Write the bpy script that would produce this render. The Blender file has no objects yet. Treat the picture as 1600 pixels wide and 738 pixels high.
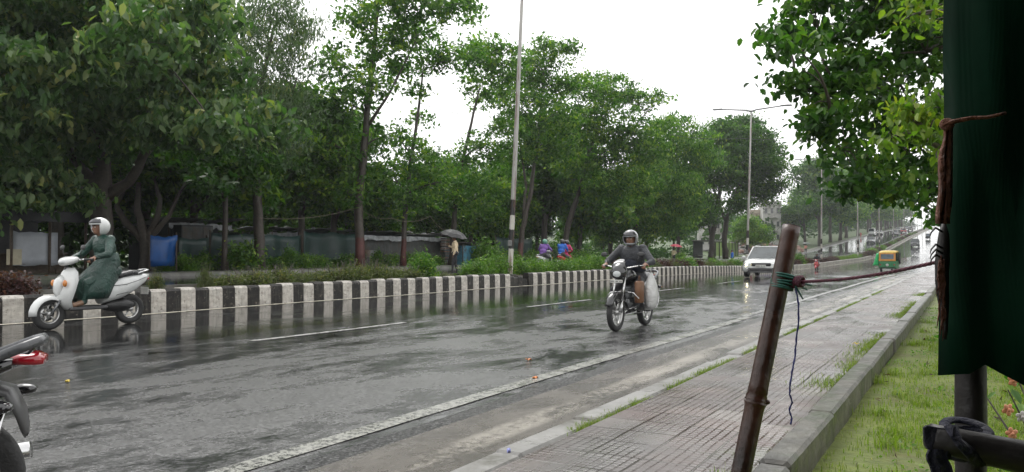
import bpy, math, random
import numpy as np
from mathutils import Vector, Matrix
random.seed(7)
SC = bpy.context.scene
COL = SC.collection
rad = math.radians
# ------------------------------------------------------------ camera
cam_d = bpy.data.cameras.new('camera'); cam = bpy.data.objects.new('camera', cam_d); COL.objects.link(cam)
cam.location = (0, 0, 1.25); cam.rotation_euler = (rad(90 + 1.29), 0, 0)
cam_d.sensor_width = 36; cam_d.lens = 27; cam_d.clip_start = 0.05; cam_d.clip_end = 6000
SC.camera = cam
# ------------------------------------------------------------ light
SUN_EL, SUN_AZ = rad(56), rad(-20)     # azimuth measured from +Y towards +X
w = bpy.data.worlds.new('World'); SC.world = w; w.use_nodes = True
wn, wl = w.node_tree.nodes, w.node_tree.links
bg = wn['Background']
sky = wn.new('ShaderNodeTexSky'); sky.sky_type = 'NISHITA'; sky.sun_disc = False
sky.sun_elevation = SUN_EL; sky.sun_rotation = SUN_AZ; sky.dust_density = 6; sky.air_density = 1.0; sky.ozone_density = 1
hs = wn.new('ShaderNodeHueSaturation'); hs.inputs['Saturation'].default_value = 0.13; hs.inputs['Value'].default_value = 1.0
wl.new(sky.outputs[0], hs.inputs['Color'])
# a closed cloud deck: the same sky evened out by cloud, thicker and thinner in places
tc = wn.new('ShaderNodeTexCoord'); nz = wn.new('ShaderNodeTexNoise'); nz.inputs['Scale'].default_value = 1.6; nz.inputs['Detail'].default_value = 4
wl.new(tc.outputs['Generated'], nz.inputs['Vector'])
rp = wn.new('ShaderNodeMapRange'); rp.inputs[1].default_value = .3; rp.inputs[2].default_value = .7; rp.inputs[3].default_value = 12.5; rp.inputs[4].default_value = 15.5
wl.new(nz.outputs[0], rp.inputs[0])
mx = wn.new('ShaderNodeMix'); mx.data_type = 'RGBA'; mx.inputs[0].default_value = 0.72
wl.new(hs.outputs[0], mx.inputs[6]); 
cmb = wn.new('ShaderNodeCombineColor')
for i in range(3): wl.new(rp.outputs[0], cmb.inputs[i])
wl.new(cmb.outputs[0], mx.inputs[7]); wl.new(mx.outputs[2], bg.inputs[0])
bg.inputs[1].default_value = 0.10
sd = bpy.data.lights.new('sun', 'SUN'); sd.energy = 0.9; sd.angle = rad(28); sd.color = (1, .97, .93)
so = bpy.data.objects.new('sun', sd); COL.objects.link(so)
dirv = Vector((math.sin(SUN_AZ) * math.cos(SUN_EL), math.cos(SUN_AZ) * math.cos(SUN_EL), math.sin(SUN_EL)))
so.rotation_euler = dirv.to_track_quat('Z', 'Y').to_euler(); so.location = (0, 0, 60)
vs = SC.view_settings; vs.view_transform = 'Standard'; vs.look = 'None'; vs.gamma = 1; vs.use_curve_mapping = False
vs.exposure = 0.55
SC.cycles.max_bounces = 5; SC.cycles.diffuse_bounces = 2; SC.cycles.glossy_bounces = 3; SC.cycles.transmission_bounces = 3; SC.cycles.volume_bounces = 0
SC.cycles.transparent_max_bounces = 4
SC.cycles.caustics_reflective = False; SC.cycles.caustics_refractive = False
# ------------------------------------------------------------ road frame: n across (to the camera's side positive), s along the road
TH = rad(30.5); CT, ST = math.cos(TH), math.sin(TH)
_S = np.arange(-80, 1200, 1.0)
_H = np.interp(_S, [-80, 45, 62, 80, 98, 114, 140, 160, 205, 252, 281, 350, 450, 600, 800, 1200],
               [0, 0, -.22, -.42, -.36, -.18, .02, .45, 2.75, 5.1, 6.5, 9.6, 14, 19, 24, 30])
_k = np.ones(13) / 13
_H2 = np.convolve(np.pad(_H, 6, mode='edge'), _k, 'valid')
def h(s): return float(np.interp(s, _S, _H2))
def sm(a, b, x): t = min(1, max(0, (x - a) / (b - a))); return t * t * (3 - 2 * t)
def opp(s): return .35 + .6 * sm(60, 150, s)
def gz(n, s):
    """height of the walked-on surface"""
    b = h(s)
    if n > -.75: return b + 0.0
    if n > -2.33: return b + .15
    if n > -14.7: return b
    if n > -16.4: return b + .42
    if n > -26.6: return b + opp(s)
    return b + opp(s) + .12
def W(n, s, z=0): return Vector((n * CT + s * ST, -n * ST + s * CT, z))
def NS(X, Y): return (X * CT - Y * ST, X * ST + Y * CT)
def P(px, py, Z): return Vector(((px - 800) / 1200 * Z, Z, 1.25 + (396 - py) / 1200 * Z))
def at(px, n):
    """depth Z where the line n is seen at column px"""
    t = (px - 800) / 1200
    return n / (CT * t - ST)
def on(px, n):
    Z = at(px, n); X = (px - 800) / 1200 * Z; nn, s = NS(X, Z)
    return n, s, Vector((X, Z, gz(n, s)))
# ------------------------------------------------------------ materials
MATS = {}
def newmat(name):
    m = bpy.data.materials.new(name); m.use_nodes = True; MATS[name] = m
    return m, m.node_tree.nodes, m.node_tree.links, m.node_tree.nodes['Principled BSDF']
def noise(N, L, vec, scale, detail=4, rough=.55, dist=0):
    t = N.new('ShaderNodeTexNoise'); t.inputs['Scale'].default_value = scale; t.inputs['Detail'].default_value = detail
    t.inputs['Roughness'].default_value = rough; t.inputs['Distortion'].default_value = dist
    if vec is not None: L.new(vec, t.inputs['Vector'])
    return t.outputs[0]
def ramp(N, L, src, stops):
    r = N.new('ShaderNodeValToRGB'); L.new(src, r.inputs[0]); e = r.color_ramp.elements
    while len(e) < len(stops): e.new(.5)
    for i, (p, c) in enumerate(stops):
        e[i].position = p; c = c if hasattr(c, '__len__') else (c, c, c); e[i].color = (*c[:3], 1)
    return r.outputs[0]
def mixc(N, L, f, a, b, bt='MIX'):
    m = N.new('ShaderNodeMix'); m.data_type = 'RGBA'; m.blend_type = bt
    if isinstance(f, (int, float)): m.inputs[0].default_value = f
    else: L.new(f, m.inputs[0])
    for k, v in ((6, a), (7, b)):
        if hasattr(v, 'links'): L.new(v, m.inputs[k])
        else:
            v = v if hasattr(v, '__len__') else (v, v, v); m.inputs[k].default_value = (*v[:3], 1)
    return m.outputs[2]
def mth(N, L, op, a, b=None, c=None, clamp=False):
    m = N.new('ShaderNodeMath'); m.operation = op; m.use_clamp = clamp
    for k, v in enumerate((a, b, c)):
        if v is None: continue
        if hasattr(v, 'links'): L.new(v, m.inputs[k])
        else: m.inputs[k].default_value = v
    return m.outputs[0]
def mrange(N, L, x, a, b, c=0, d=1):
    m = N.new('ShaderNodeMapRange'); L.new(x, m.inputs[0])
    for i, v in enumerate((a, b, c, d)): m.inputs[i + 1].default_value = v
    return m.outputs[0]
def mapping(N, L, vec, sc=(1, 1, 1), loc=(0, 0, 0), rot=(0, 0, 0)):
    m = N.new('ShaderNodeMapping'); L.new(vec, m.inputs[0]); m.inputs['Scale'].default_value = sc
    m.inputs['Location'].default_value = loc; m.inputs['Rotation'].default_value = rot
    return m.outputs[0]
def objc(N): return N.new('ShaderNodeTexCoord').outputs['Object']
def bump(N, L, hgt, strength=.3, dist=.01, prev=None):
    b = N.new('ShaderNodeBump'); b.inputs['Strength'].default_value = strength; b.inputs['Distance'].default_value = dist
    L.new(hgt, b.inputs['Height'])
    if prev is not None: L.new(prev, b.inputs['Normal'])
    return b.outputs[0]
def mat(name, col, rough=.5, metal=0, var=.25, scale=6, bmp=0, bscale=None, coat=0, dirt=None, spec=.5):
    if name in MATS: return MATS[name]
    m, N, L, B = newmat(name); v = objc(N)
    n1 = noise(N, L, v, scale, 5)
    c0 = tuple(x * (1 - var) for x in col); c1 = tuple(min(1, x * (1 + var)) for x in col)
    c = ramp(N, L, n1, [(.3, c0), (.7, c1)])
    if dirt:
        n2 = noise(N, L, v, scale * .6, 6, .65)
        c = mixc(N, L, mrange(N, L, n2, .5, .62), c, dirt)
    L.new(c, B.inputs['Base Color'])
    L.new(mrange(N, L, noise(N, L, v, scale * 2.3, 3), .3, .7, max(.02, rough * .75), min(1, rough * 1.25)), B.inputs['Roughness'])
    B.inputs['Metallic'].default_value = metal; B.inputs['Coat Weight'].default_value = coat
    B.inputs['Specular IOR Level'].default_value = spec
    if bmp: L.new(bump(N, L, noise(N, L, v, bscale or scale * 4, 5, .55, 1.0 if name.split('_')[0] in ('raincoat', 'jacket', 'cloth', 'bag', 'trouser') else 0), bmp, .05 if name.split('_')[0] in ('raincoat', 'jacket', 'cloth', 'bag', 'trouser') else .01), B.inputs['Normal'])
    return m
def emat(name, col, strength):
    m, N, L, B = newmat(name); B.inputs['Base Color'].default_value = (*col, 1)
    B.inputs['Emission Color'].default_value = (*col, 1); B.inputs['Emission Strength'].default_value = strength
    return m
def glassm(name, col=(.03, .035, .04), rough=.06):
    m, N, L, B = newmat(name); v = objc(N)
    L.new(ramp(N, L, noise(N, L, v, 3), [(.3, tuple(x * .7 for x in col)), (.7, tuple(x * 1.3 for x in col))]), B.inputs['Base Color'])
    B.inputs['Roughness'].default_value = rough; B.inputs['Specular IOR Level'].default_value = .8
    return m
# ------------------------------------------------------------ mesh collector
class MB:
    def __init__(s): s.v = []; s.f = []; s.m = []; s.sm = []
    def add(s, vs, fs, m=0, smooth=True):
        b = len(s.v); s.v.extend([tuple(q) for q in vs]); s.f.extend([tuple(i + b for i in f) for f in fs])
        s.m.extend([m] * len(fs)); s.sm.extend([smooth] * len(fs)); return s
    def box(s, c, d, m=0, rz=0, R=None, bev=0.0):
        x, y, z = (k / 2 for k in d); b = min(bev, x * .9, y * .9, z * .9)
        if R is None: R = Matrix.Rotation(rz, 3, 'Z')
        c = Vector(c)
        if b <= 0:
            vs = [c + R @ Vector((sx * x, sy * y, sz * z)) for sx in (-1, 1) for sy in (-1, 1) for sz in (-1, 1)]
            return s.add(vs, [(0, 1, 3, 2), (4, 6, 7, 5), (0, 4, 5, 1), (2, 3, 7, 6), (0, 2, 6, 4), (1, 5, 7, 3)], m, False)
        rings = []
        for zz, ins in ((-z, b), (-z + b, 0), (z - b, 0), (z, b)):
            xx, yy = x - ins, y - ins; q = b * .7 if ins == 0 else b * .3
            rings.append([c + R @ Vector(p) for p in ((xx, -yy + q, zz), (xx, yy - q, zz), (xx - q, yy, zz), (-xx + q, yy, zz), (-xx, yy - q, zz), (-xx, -yy + q, zz), (-xx + q, -yy, zz), (xx - q, -yy, zz))])
        return s.loft(rings, m, smooth=False)
    def loft(s, rings, m=0, caps=True, smooth=True, closed=True):
        k = len(rings[0]); vs = [p for r in rings for p in r]; fs = []
        for i in range(len(rings) - 1):
            for j in range(k if closed else k - 1):
                a = i * k + j; b = i * k + (j + 1) % k; fs.append((a, b, b + k, a + k))
        if caps: fs.append(tuple(range(k))[::-1]); fs.append(tuple((len(rings) - 1) * k + j for j in range(k)))
        return s.add(vs, fs, m, smooth)
    def tube(s, pts, r, seg=8, m=0, caps=True, flat=1.0):
        pts = [Vector(p) for p in pts]; n = len(pts); rr = r if hasattr(r, '__len__') else [r] * n
        rings = []; up = None
        for i, p in enumerate(pts):
            d = (pts[min(n - 1, i + 1)] - pts[max(0, i - 1)])
            d = d.normalized() if d.length > 1e-9 else Vector((0, 0, 1))
            if up is None: up = Vector((0, 0, 1)) if abs(d.z) < .9 else Vector((1, 0, 0))
            a = d.cross(up)
            if a.length < 1e-6: a = d.orthogonal()
            a.normalize(); b = a.cross(d).normalized(); up = b
            rings.append([p + (a * math.cos(t) + b * math.sin(t) * flat) * rr[i] for t in [2 * math.pi * j / seg for j in range(seg)]])
        return s.loft(rings, m, caps)
    def capsule(s, a, b, ra, rb, seg=12, m=0):
        a, b = Vector(a), Vector(b); d = (b - a); L = d.length; d = d.normalized() if L > 1e-6 else Vector((0, 0, 1))
        pts, rr = [], []
        for t in (80, 55, 28, 0): pts.append(a - d * ra * math.sin(rad(t))); rr.append(ra * math.cos(rad(t)))
        for t in (0, 28, 55, 80): pts.append(b + d * rb * math.sin(rad(t))); rr.append(rb * math.cos(rad(t)))
        return s.tube(pts, rr, seg, m)
    def ell(s, c, r, m=0, R=None, seg=14, rings=9, half=None):
        c = Vector(c); R = R or Matrix.Identity(3); rs = []
        lo, hi = (-89, 89) if half is None else half
        for i in range(rings):
            p = rad(lo + (hi - lo) * i / (rings - 1))
            rs.append([c + R @ Vector((r[0] * math.cos(p) * math.cos(t), r[1] * math.cos(p) * math.sin(t), r[2] * math.sin(p))) for t in [2 * math.pi * j / seg for j in range(seg)]])
        return s.loft(rs, m)
    def lathe(s, c, axis, prof, seg=24, m=0, closed=False, smooth=True):
        """prof: (radius, offset along axis)"""
        c = Vector(c); ax = Vector(axis).normalized(); a = ax.orthogonal().normalized(); b = ax.cross(a)
        rs = [[c + ax * o + (a * math.cos(t) + b * math.sin(t)) * r for t in [2 * math.pi * j / seg for j in range(seg)]] for r, o in prof]
        if closed: rs.append(rs[0])
        return s.loft(rs, m, caps=not closed, smooth=smooth)
    def prism(s, outline, thick, m=0, T=None, smooth=False):
        """outline in local x-y; extruded -t/2..t/2 along z; T 4x4"""
        T = T or Matrix.Identity(4)
        return s.loft([[T @ Vector((x, y, z)) for x, y in outline] for z in (-thick / 2, thick / 2)], m, smooth=smooth)
    def build(s, name, mats, parent=None, loc=None, rot=None, shade=None):
        me = bpy.data.meshes.new(name); me.from_pydata(s.v, [], s.f)
        for q in (mats if isinstance(mats, (list, tuple)) else [mats]): me.materials.append(MATS[q] if isinstance(q, str) else q)
        me.polygons.foreach_set('material_index', s.m); me.polygons.foreach_set('use_smooth', s.sm if shade is None else [shade] * len(s.f))
        me.update(); return link(name, me, parent, loc, rot)
def link(name, me, parent=None, loc=None, rot=None):
    o = bpy.data.objects.new(name, me); COL.objects.link(o)
    if parent is not None: o.parent = parent
    if loc is not None: o.location = loc
    if rot is not None: o.rotation_euler = rot
    return o
def tag(o, label, cat, group=None):
    o['label'] = label; o['category'] = cat
    if group: o['group'] = group
    return o
def thing(name, label, cat, loc=(0, 0, 0), rz=0, group=None, rot=None):
    o = bpy.data.objects.new(name, None); COL.objects.link(o); o.location = loc; o.rotation_euler = rot or (0, 0, rz)
    o.empty_display_size = .2
    return tag(o, label, cat, group)
def dup(root, loc, rz=None, sc=None, label=None, group=None):
    r = root.copy(); COL.objects.link(r); r.location = loc
    if rz is not None: r.rotation_euler = (0, 0, rz)
    if sc is not None: r.scale = (sc, sc, sc) if not hasattr(sc, '__len__') else sc
    if label: r['label'] = label
    if group: r['group'] = group
    for ch in list(root.children):
        c = ch.copy(); COL.objects.link(c); c.parent = r
        for g in list(ch.children):
            d = g.copy(); COL.objects.link(d); d.parent = c
    return r
def kind(o, k): o['kind'] = k; return o
ALONG = -TH            # rotation of an object whose local +y points along the road (away)
TOWARD = math.pi - TH  # local +y points down the road towards the camera
# ------------------------------------------------------------ surface materials of the setting
def asphalt(name, wet_lo, dull):
    m, N, L, B = newmat(name); v = objc(N)
    # rut and pool pattern drawn out along the road (local y)
    st = mapping(N, L, v, (1, .34, 1))
    big = noise(N, L, st, .6, 7, .68, .7); mid = noise(N, L, mapping(N, L, v, (1, .5, 1), (3, 1, 0)), 2.6, 8, .72, .5); fine = noise(N, L, v, 90, 3, .6); grit = noise(N, L, v, 38, 5, .7)
    sx = N.new('ShaderNodeSeparateXYZ'); L.new(v, sx.inputs[0]); X = sx.outputs[0]
    # the crowned near lane drains, water stands towards the median
    lane = mrange(N, L, X, -10.2, -6.8, .12, -.045)
    # broad damp field between edge line and middle, far part all wet
    far = mrange(N, L, sx.outputs[1], 9, 30, 0, .10)
    s = mth(N, L, 'ADD', mth(N, L, 'ADD', mth(N, L, 'MULTIPLY', big, .62), mth(N, L, 'MULTIPLY', mid, .38)), mth(N, L, 'ADD', lane, far))
    s = mth(N, L, 'ADD', s, mth(N, L, 'ADD', dull, mth(N, L, 'MULTIPLY', mth(N, L, 'SUBTRACT', noise(N, L, mapping(N, L, v, (1, .7, 1)), 9, 8, .75), .5), .17)))
    damp = mrange(N, L, s, .44, .52)          # 0 merely damp .. 1 wet film
    pool = mrange(N, L, s, .578, .594)         # standing water
    stone = ramp(N, L, grit, [(.36, .03), (.5, .07), (.62, .19)])
    stone = mixc(N, L, .3, stone, ramp(N, L, noise(N, L, v, 1.1, 4), [(.3, (.06, .06, .06)), (.7, (.105, .104, .10))]))
    c = mixc(N, L, damp, stone, mixc(N, L, .25, (.024, .025, .026), stone)); c = mixc(N, L, pool, c, (.014, .0145, .0145))
    # pale patches of fine silt
    silt = mrange(N, L, noise(N, L, mapping(N, L, v, (1, .35, 1), (5, 3, 0)), 1.3, 6, .7), .60, .70, 0, .35)
    c = mixc(N, L, silt, c, (.11, .11, .105)); L.new(c, B.inputs['Base Color'])
    r = mrange(N, L, damp, 0, 1, .30, .14); r = mth(N, L, 'ADD', r, mth(N, L, 'MULTIPLY', mth(N, L, 'SUBTRACT', grit, .5), .18))
    pr = mth(N, L, 'SUBTRACT', 1, pool)
    r = mth(N, L, 'ADD', mth(N, L, 'MULTIPLY', r, pr), mth(N, L, 'MULTIPLY', pool, .07)); L.new(r, B.inputs['Roughness'])
    bs = mth(N, L, 'MULTIPLY', mth(N, L, 'ADD', mth(N, L, 'MULTIPLY', fine, .35), grit), mth(N, L, 'ADD', mth(N, L, 'MULTIPLY', mth(N, L, 'SUBTRACT', 1, damp), 1.0), .22))
    bs = mth(N, L, 'MULTIPLY', bs, pr)
    n = bump(N, L, bs, .6, .006)
    rip = noise(N, L, v, 26, 3); n = bump(N, L, rip, .11, .005, n)
    L.new(n, B.inputs['Normal']); B.inputs['Specular IOR Level'].default_value = .5
    return m
asphalt('asphalt_wet', 0, 0.0); asphalt('asphalt_far', 0, .03)
def line_paint(name, col, wear):
    m, N, L, B = newmat(name); v = objc(N)
    cr = noise(N, L, mapping(N, L, v, (1, 1, 1)), 22, 6, .75); sp = noise(N, L, v, 70, 3, .6)
    rib = N.new('ShaderNodeTexWave'); rib.bands_direction = 'Y'; rib.inputs['Scale'].default_value = 4.2; rib.inputs['Distortion'].default_value = 3; rib.inputs['Detail'].default_value = 3; L.new(v, rib.inputs[0])
    f = mrange(N, L, mth(N, L, 'ADD', mth(N, L, 'ADD', mth(N, L, 'MULTIPLY', cr, .6), mth(N, L, 'MULTIPLY', sp, .4)), mth(N, L, 'MULTIPLY', rib.outputs[1], .05)), wear + .02, wear + .08)
    L.new(mixc(N, L, f, col, (.05, .05, .048)), B.inputs['Base Color'])
    L.new(mrange(N, L, noise(N, L, v, 3, 3), .3, .7, .14, .42), B.inputs['Roughness'])
    L.new(bump(N, L, sp, .4, .004), B.inputs['Normal']); return m
line_paint('edge_paint', (.31, .31, .28), .49); line_paint('lane_paint', (.42, .42, .40), .52); line_paint('kerb_line_paint', (.66, .62, .50), .74)
def stripe(name, col):
    m, N, L, B = newmat(name); v = objc(N)
    c = ramp(N, L, noise(N, L, v, 7, 6, .65), [(.3, tuple(x * .72 for x in col)), (.6, col)])
    sx = N.new('ShaderNodeSeparateXYZ'); L.new(v, sx.inputs[0])
    chip = mrange(N, L, noise(N, L, v, 11, 7, .75), .58, .63)
    splash = mth(N, L, 'MULTIPLY', mrange(N, L, noise(N, L, mapping(N, L, v, (1, 1, 2.5)), 4, 5, .7), .42, .7), .7)
    c = mixc(N, L, splash, c, (.20, .175, .15) if col[0] > .1 else (.045, .038, .032))
    c = mixc(N, L, chip, c, (.16, .14, .12))
    drip = mrange(N, L, noise(N, L, mapping(N, L, v, (6, 6, .6)), 3, 4), .5, .75, 0, .5)
    c = mixc(N, L, drip, c, (.12, .115, .10))
    L.new(c, B.inputs['Base Color']); B.inputs['Roughness'].default_value = .5; B.inputs['Specular IOR Level'].default_value = .25
    L.new(bump(N, L, noise(N, L, v, 26, 5), .5, .008), B.inputs['Normal']); return m
stripe('kerb_white', (.60, .57, .52)); stripe('kerb_black', (.013, .013, .013))
mat('concrete', (.20, .195, .185), .34, var=.3, scale=3, bmp=.5, bscale=20, dirt=(.09, .085, .07))
mat('concrete_dark', (.115, .11, .10), .38, var=.4, scale=2.5, bmp=.6, bscale=18, dirt=(.05, .065, .035))
mat('kerb_mossy', (.068, .064, .052), .42, var=.55, scale=4, bmp=1.0, bscale=12, dirt=(.035, .045, .018)); mat('mud', (.085, .066, .046), .18, var=.35, scale=2.5, bmp=.3, bscale=14, dirt=(.19, .165, .14))
mat('soil', (.06, .045, .034), .6, var=.4, scale=3, bmp=.6)
def pavers():
    m, N, L, B = newmat('footpath_tiles'); v = objc(N)
    sx = N.new('ShaderNodeSeparateXYZ'); L.new(v, sx.inputs[0]); X, Y = sx.outputs[0], sx.outputs[1]
    wob = mth(N, L, 'MULTIPLY', mth(N, L, 'SUBTRACT', noise(N, L, v, 1.3, 2), .5), .03)
    T = .30
    def edge(c, per, wdt):
        f = mth(N, L, 'FRACT', mth(N, L, 'DIVIDE', c, per)); d = mth(N, L, 'MINIMUM', f, mth(N, L, 'SUBTRACT', 1, f))
        return mrange(N, L, d, 0, wdt, 1, 0)
    Xw, Yw = mth(N, L, 'ADD', X, wob), mth(N, L, 'ADD', Y, wob)
    je = mth(N, L, 'MAXIMUM', edge(Xw, T, .03), edge(Yw, T, .03))
    ge = mth(N, L, 'MAXIMUM', edge(Xw, T / 6, .13), edge(Yw, T / 6, .13))
    worn = mrange(N, L, noise(N, L, v, 2.1, 5, .6), .36, .60)
    ge = mth(N, L, 'MULTIPLY', ge, worn)
    vor = N.new('ShaderNodeTexWhiteNoise'); cc = N.new('ShaderNodeCombineXYZ')
    L.new(mth(N, L, 'FLOOR', mth(N, L, 'DIVIDE', Xw, T)), cc.inputs[0]); L.new(mth(N, L, 'FLOOR', mth(N, L, 'DIVIDE', Yw, T)), cc.inputs[1]); L.new(cc.outputs[0], vor.inputs[0])
    tile = ramp(N, L, vor.outputs[0], [(0, (.050, .030, .027)), (.5, (.080, .050, .044)), (.85, (.112, .078, .068)), (1, (.17, .15, .135))])
    tile = mixc(N, L, mrange(N, L, noise(N, L, v, .9, 5, .6), .42, .62), tile, (.085, .078, .074))
    tile = mixc(N, L, mrange(N, L, noise(N, L, v, 7, 6, .7), .5, .75, 0, .6), tile, (.07, .06, .052))
    c = mixc(N, L, mth(N, L, 'MULTIPLY', ge, .30), tile, (.05, .042, .036))
    # lime bloom washed into the joints
    bloom = mrange(N, L, noise(N, L, mapping(N, L, v, (1, .5, 1)), 1.2, 5, .65), .46, .60)
    jc = mixc(N, L, bloom, (.05, .045, .038), (.42, .42, .40))
    c = mixc(N, L, mth(N, L, 'MULTIPLY', je, .8), c, jc)
    bl2 = mrange(N, L, noise(N, L, mapping(N, L, v, (1, .6, 1), (9, 2, 0)), 2.6, 6, .7), .62, .74, 0, .5)
    c = mixc(N, L, bl2, c, (.36, .36, .345))
    moss = mrange(N, L, mth(N, L, 'ADD', mth(N, L, 'MULTIPLY', mth(N, L, 'ADD', X, 1.4), .45), noise(N, L, v, 3, 5, .65)), .66, .8, 0, .7)
    c = mixc(N, L, moss, c, (.055, .065, .025))
    L.new(c, B.inputs['Base Color'])
    wetn = noise(N, L, mapping(N, L, v, (1, .5, 1)), 1.7, 5, .6)
    L.new(mrange(N, L, wetn, .38, .60, .42, .13), B.inputs['Roughness'])
    hh = mth(N, L, 'SUBTRACT', 1, mth(N, L, 'MAXIMUM', je, mth(N, L, 'MULTIPLY', ge, .6)))
    n = bump(N, L, hh, .9, .008); n = bump(N, L, noise(N, L, v, 60, 4), .15, .004, n); L.new(n, B.inputs['Normal'])
pavers()
def turf(name, a, b, c3, sc):
    m, N, L, B = newmat(name); v = objc(N)
    c = ramp(N, L, noise(N, L, v, sc, 6, .7), [(.28, c3), (.45, a), (.68, b)])
    c = mixc(N, L, mrange(N, L, noise(N, L, v, sc * 9, 4, .7), .35, .65, 0, .6), c, tuple(x * .5 for x in a))
    L.new(c, B.inputs['Base Color']); B.inputs['Roughness'].default_value = .7
    L.new(bump(N, L, noise(N, L, v, sc * 14, 5), .8, .03), B.inputs['Normal'])
turf('turf_base', (.095, .125, .014), (.15, .18, .022), (.085, .065, .02), 1.1)
turf('verge_ground', (.045, .085, .016), (.085, .125, .026), (.05, .045, .025), .35)
m_, N_g, L_g, B_g = newmat('gravel_band'); v_ = objc(N_g); vo = N_g.new('ShaderNodeTexVoronoi'); vo.inputs['Scale'].default_value = 55; L_g.new(v_, vo.inputs['Vector'])
L_g.new(ramp(N_g, L_g, vo.outputs['Color'], [(.1, .012), (.6, .05), (.95, .17)]), B_g.inputs['Base Color']); L_g.new(bump(N_g, L_g, vo.outputs['Distance'], 1.0, .02), B_g.inputs['Normal']); B_g.inputs['Roughness'].default_value = .3
def gutter_mat():
    m, N, L, B = newmat('gutter_mud'); v = objc(N); sx = N.new('ShaderNodeSeparateXYZ'); L.new(v, sx.inputs[0]); X, Y = sx.outputs[0], sx.outputs[1]
    n1 = noise(N, L, mapping(N, L, v, (1, .4, 1)), 2.2, 8, .7, .6); n2 = noise(N, L, v, 16, 7, .75, .4)
    c = ramp(N, L, n1, [(.32, (.024, .020, .013)), (.5, (.046, .037, .025)), (.68, (.10, .085, .066))])
    c = mixc(N, L, mrange(N, L, n2, .45, .7, 0, .6), c, (.04, .034, .027))
    # what is left of an old pale painted slab row, worn through
    d = mth(N, L, 'ABSOLUTE', mth(N, L, 'ADD', X, 2.80)); band = mrange(N, L, d, .07, .14, 1, 0)
    keep = mrange(N, L, mth(N, L, 'ADD', mth(N, L, 'MULTIPLY', noise(N, L, mapping(N, L, v, (1, .35, 1), (0, 4, 0)), 1.1, 4), .6), mth(N, L, 'MULTIPLY', n2, .4)), .46, .54)
    c = mixc(N, L, mth(N, L, 'MULTIPLY', mth(N, L, 'MULTIPLY', band, keep), .85), c, (.28, .255, .215)); L.new(c, B.inputs['Base Color'])
    L.new(mrange(N, L, n1, .42, .55, .05, .34), B.inputs['Roughness'])
    L.new(bump(N, L, n2, .7, .015), B.inputs['Normal'])
gutter_mat()
# ------------------------------------------------------------ the setting: strips that follow the road
def strip(name, matn, ncoords, s0, s1, ds=None, zf=None, k='structure', parent=None):
    """ncoords: list of (n, dz over the road height) across; rows every so often along"""
    ss = []; s = s0
    while s < s1: ss.append(s); s += (ds or (.6 if s < 40 else 2.5))
    ss.append(s1); mb = MB(); c = len(ncoords)
    vs = [(n, s, (zf or (lambda n, s: h(s)))(n, s) + dz) for s in ss for n, dz in ncoords]
    fs = [(i * c + j, i * c + j + 1, (i + 1) * c + j + 1, (i + 1) * c + j) for i in range(len(ss) - 1) for j in range(c - 1)]
    mb.add(vs, fs); o = mb.build(name, matn, parent, rot=None if parent else (0, 0, -TH))
    if k and not parent: kind(o, k)
    return o
def road_z(n, s):
    # near lane slightly crowned, a shallow channel by the median
    return h(s) + .03 * math.exp(-((n + 6.5) / 2.6) ** 2) + .006 * math.sin(s * .7 + n) - .0
def rr(a, b, k): return [(a + (b - a) * i / k, 0) for i in range(k + 1)]
strip('road', 'asphalt_wet', rr(-14.72, -3.16, 14), -14, 620, zf=road_z)
strip('opposite_road', 'asphalt_far', rr(-26.6, -16.4, 4), -14, 620, zf=lambda n, s: h(s) + opp(s))
strip('opposite_pavement', 'concrete_dark', [(-28.4, .15), (-26.75, .15), (-26.6, .15), (-26.6, -.1)], -14, 620, zf=lambda n, s: h(s) + opp(s))
strip('median_soil', 'soil', [(-16.2, .36), (-15.6, .43), (-15, .36)], -14, 620)
strip('gutter', 'gutter_mud', [(-3.20, .024), (-3.12, .010), (-2.9, .004), (-2.6, -.003), (-2.32, .006)], -10, 300)
# footpath
strip('footpath', 'footpath_tiles', [(-2.07, .15), (-1.6, .155), (-.9, .15)], -6, 300)
def broken_edge(name, n0, n1, top, s0, s1, L0, matn):
    """a row of worn kerb stones, each a slightly shifted block of the one kerb"""
    mb = MB(); s = s0; R = random.Random(3)
    while s < s1:
        l = L0 * R.uniform(.6, 1.25); g = .006 + (R.random() < .15) * .05
        dn = R.uniform(-.015, .015); dz = R.uniform(-.012, .012); sk = R.uniform(-.01, .01)
        a, b = s, min(s1, s + l - g); q = .02
        rings = []
        for y, ins in ((a, .018), (a + .02, 0), (b - .02, 0), (b, .018)):
            z = h(y) + top + dz; k = sk if y > a + .1 else -sk; N0, N1 = n0 + dn + k + ins, n1 + dn + k - ins
            rings.append([(N0, y, h(y) - .12), (N0, y, z - q - ins), (N0 + q, y, z - ins), (N1 - q, y, z - ins), (N1, y, z - q - ins), (N1, y, h(y) - .12)])
        mb.loft(rings, smooth=False); s += l
        if s > 60: L0 = 3
    o = mb.build(name, matn, rot=(0, 0, -TH)); return kind(o, 'structure')
broken_edge('footpath_kerb', -2.34, -2.15, .12, -6, 300, 1.15, 'concrete')
broken_edge('footpath_back_kerb', -.92, -.76, .19, -6, 300, 2.3, 'kerb_mossy')
strip('footpath_crack', 'soil', [(-2.16, .08), (-2.11, .10), (-2.06, .12)], -6, 300)
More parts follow.
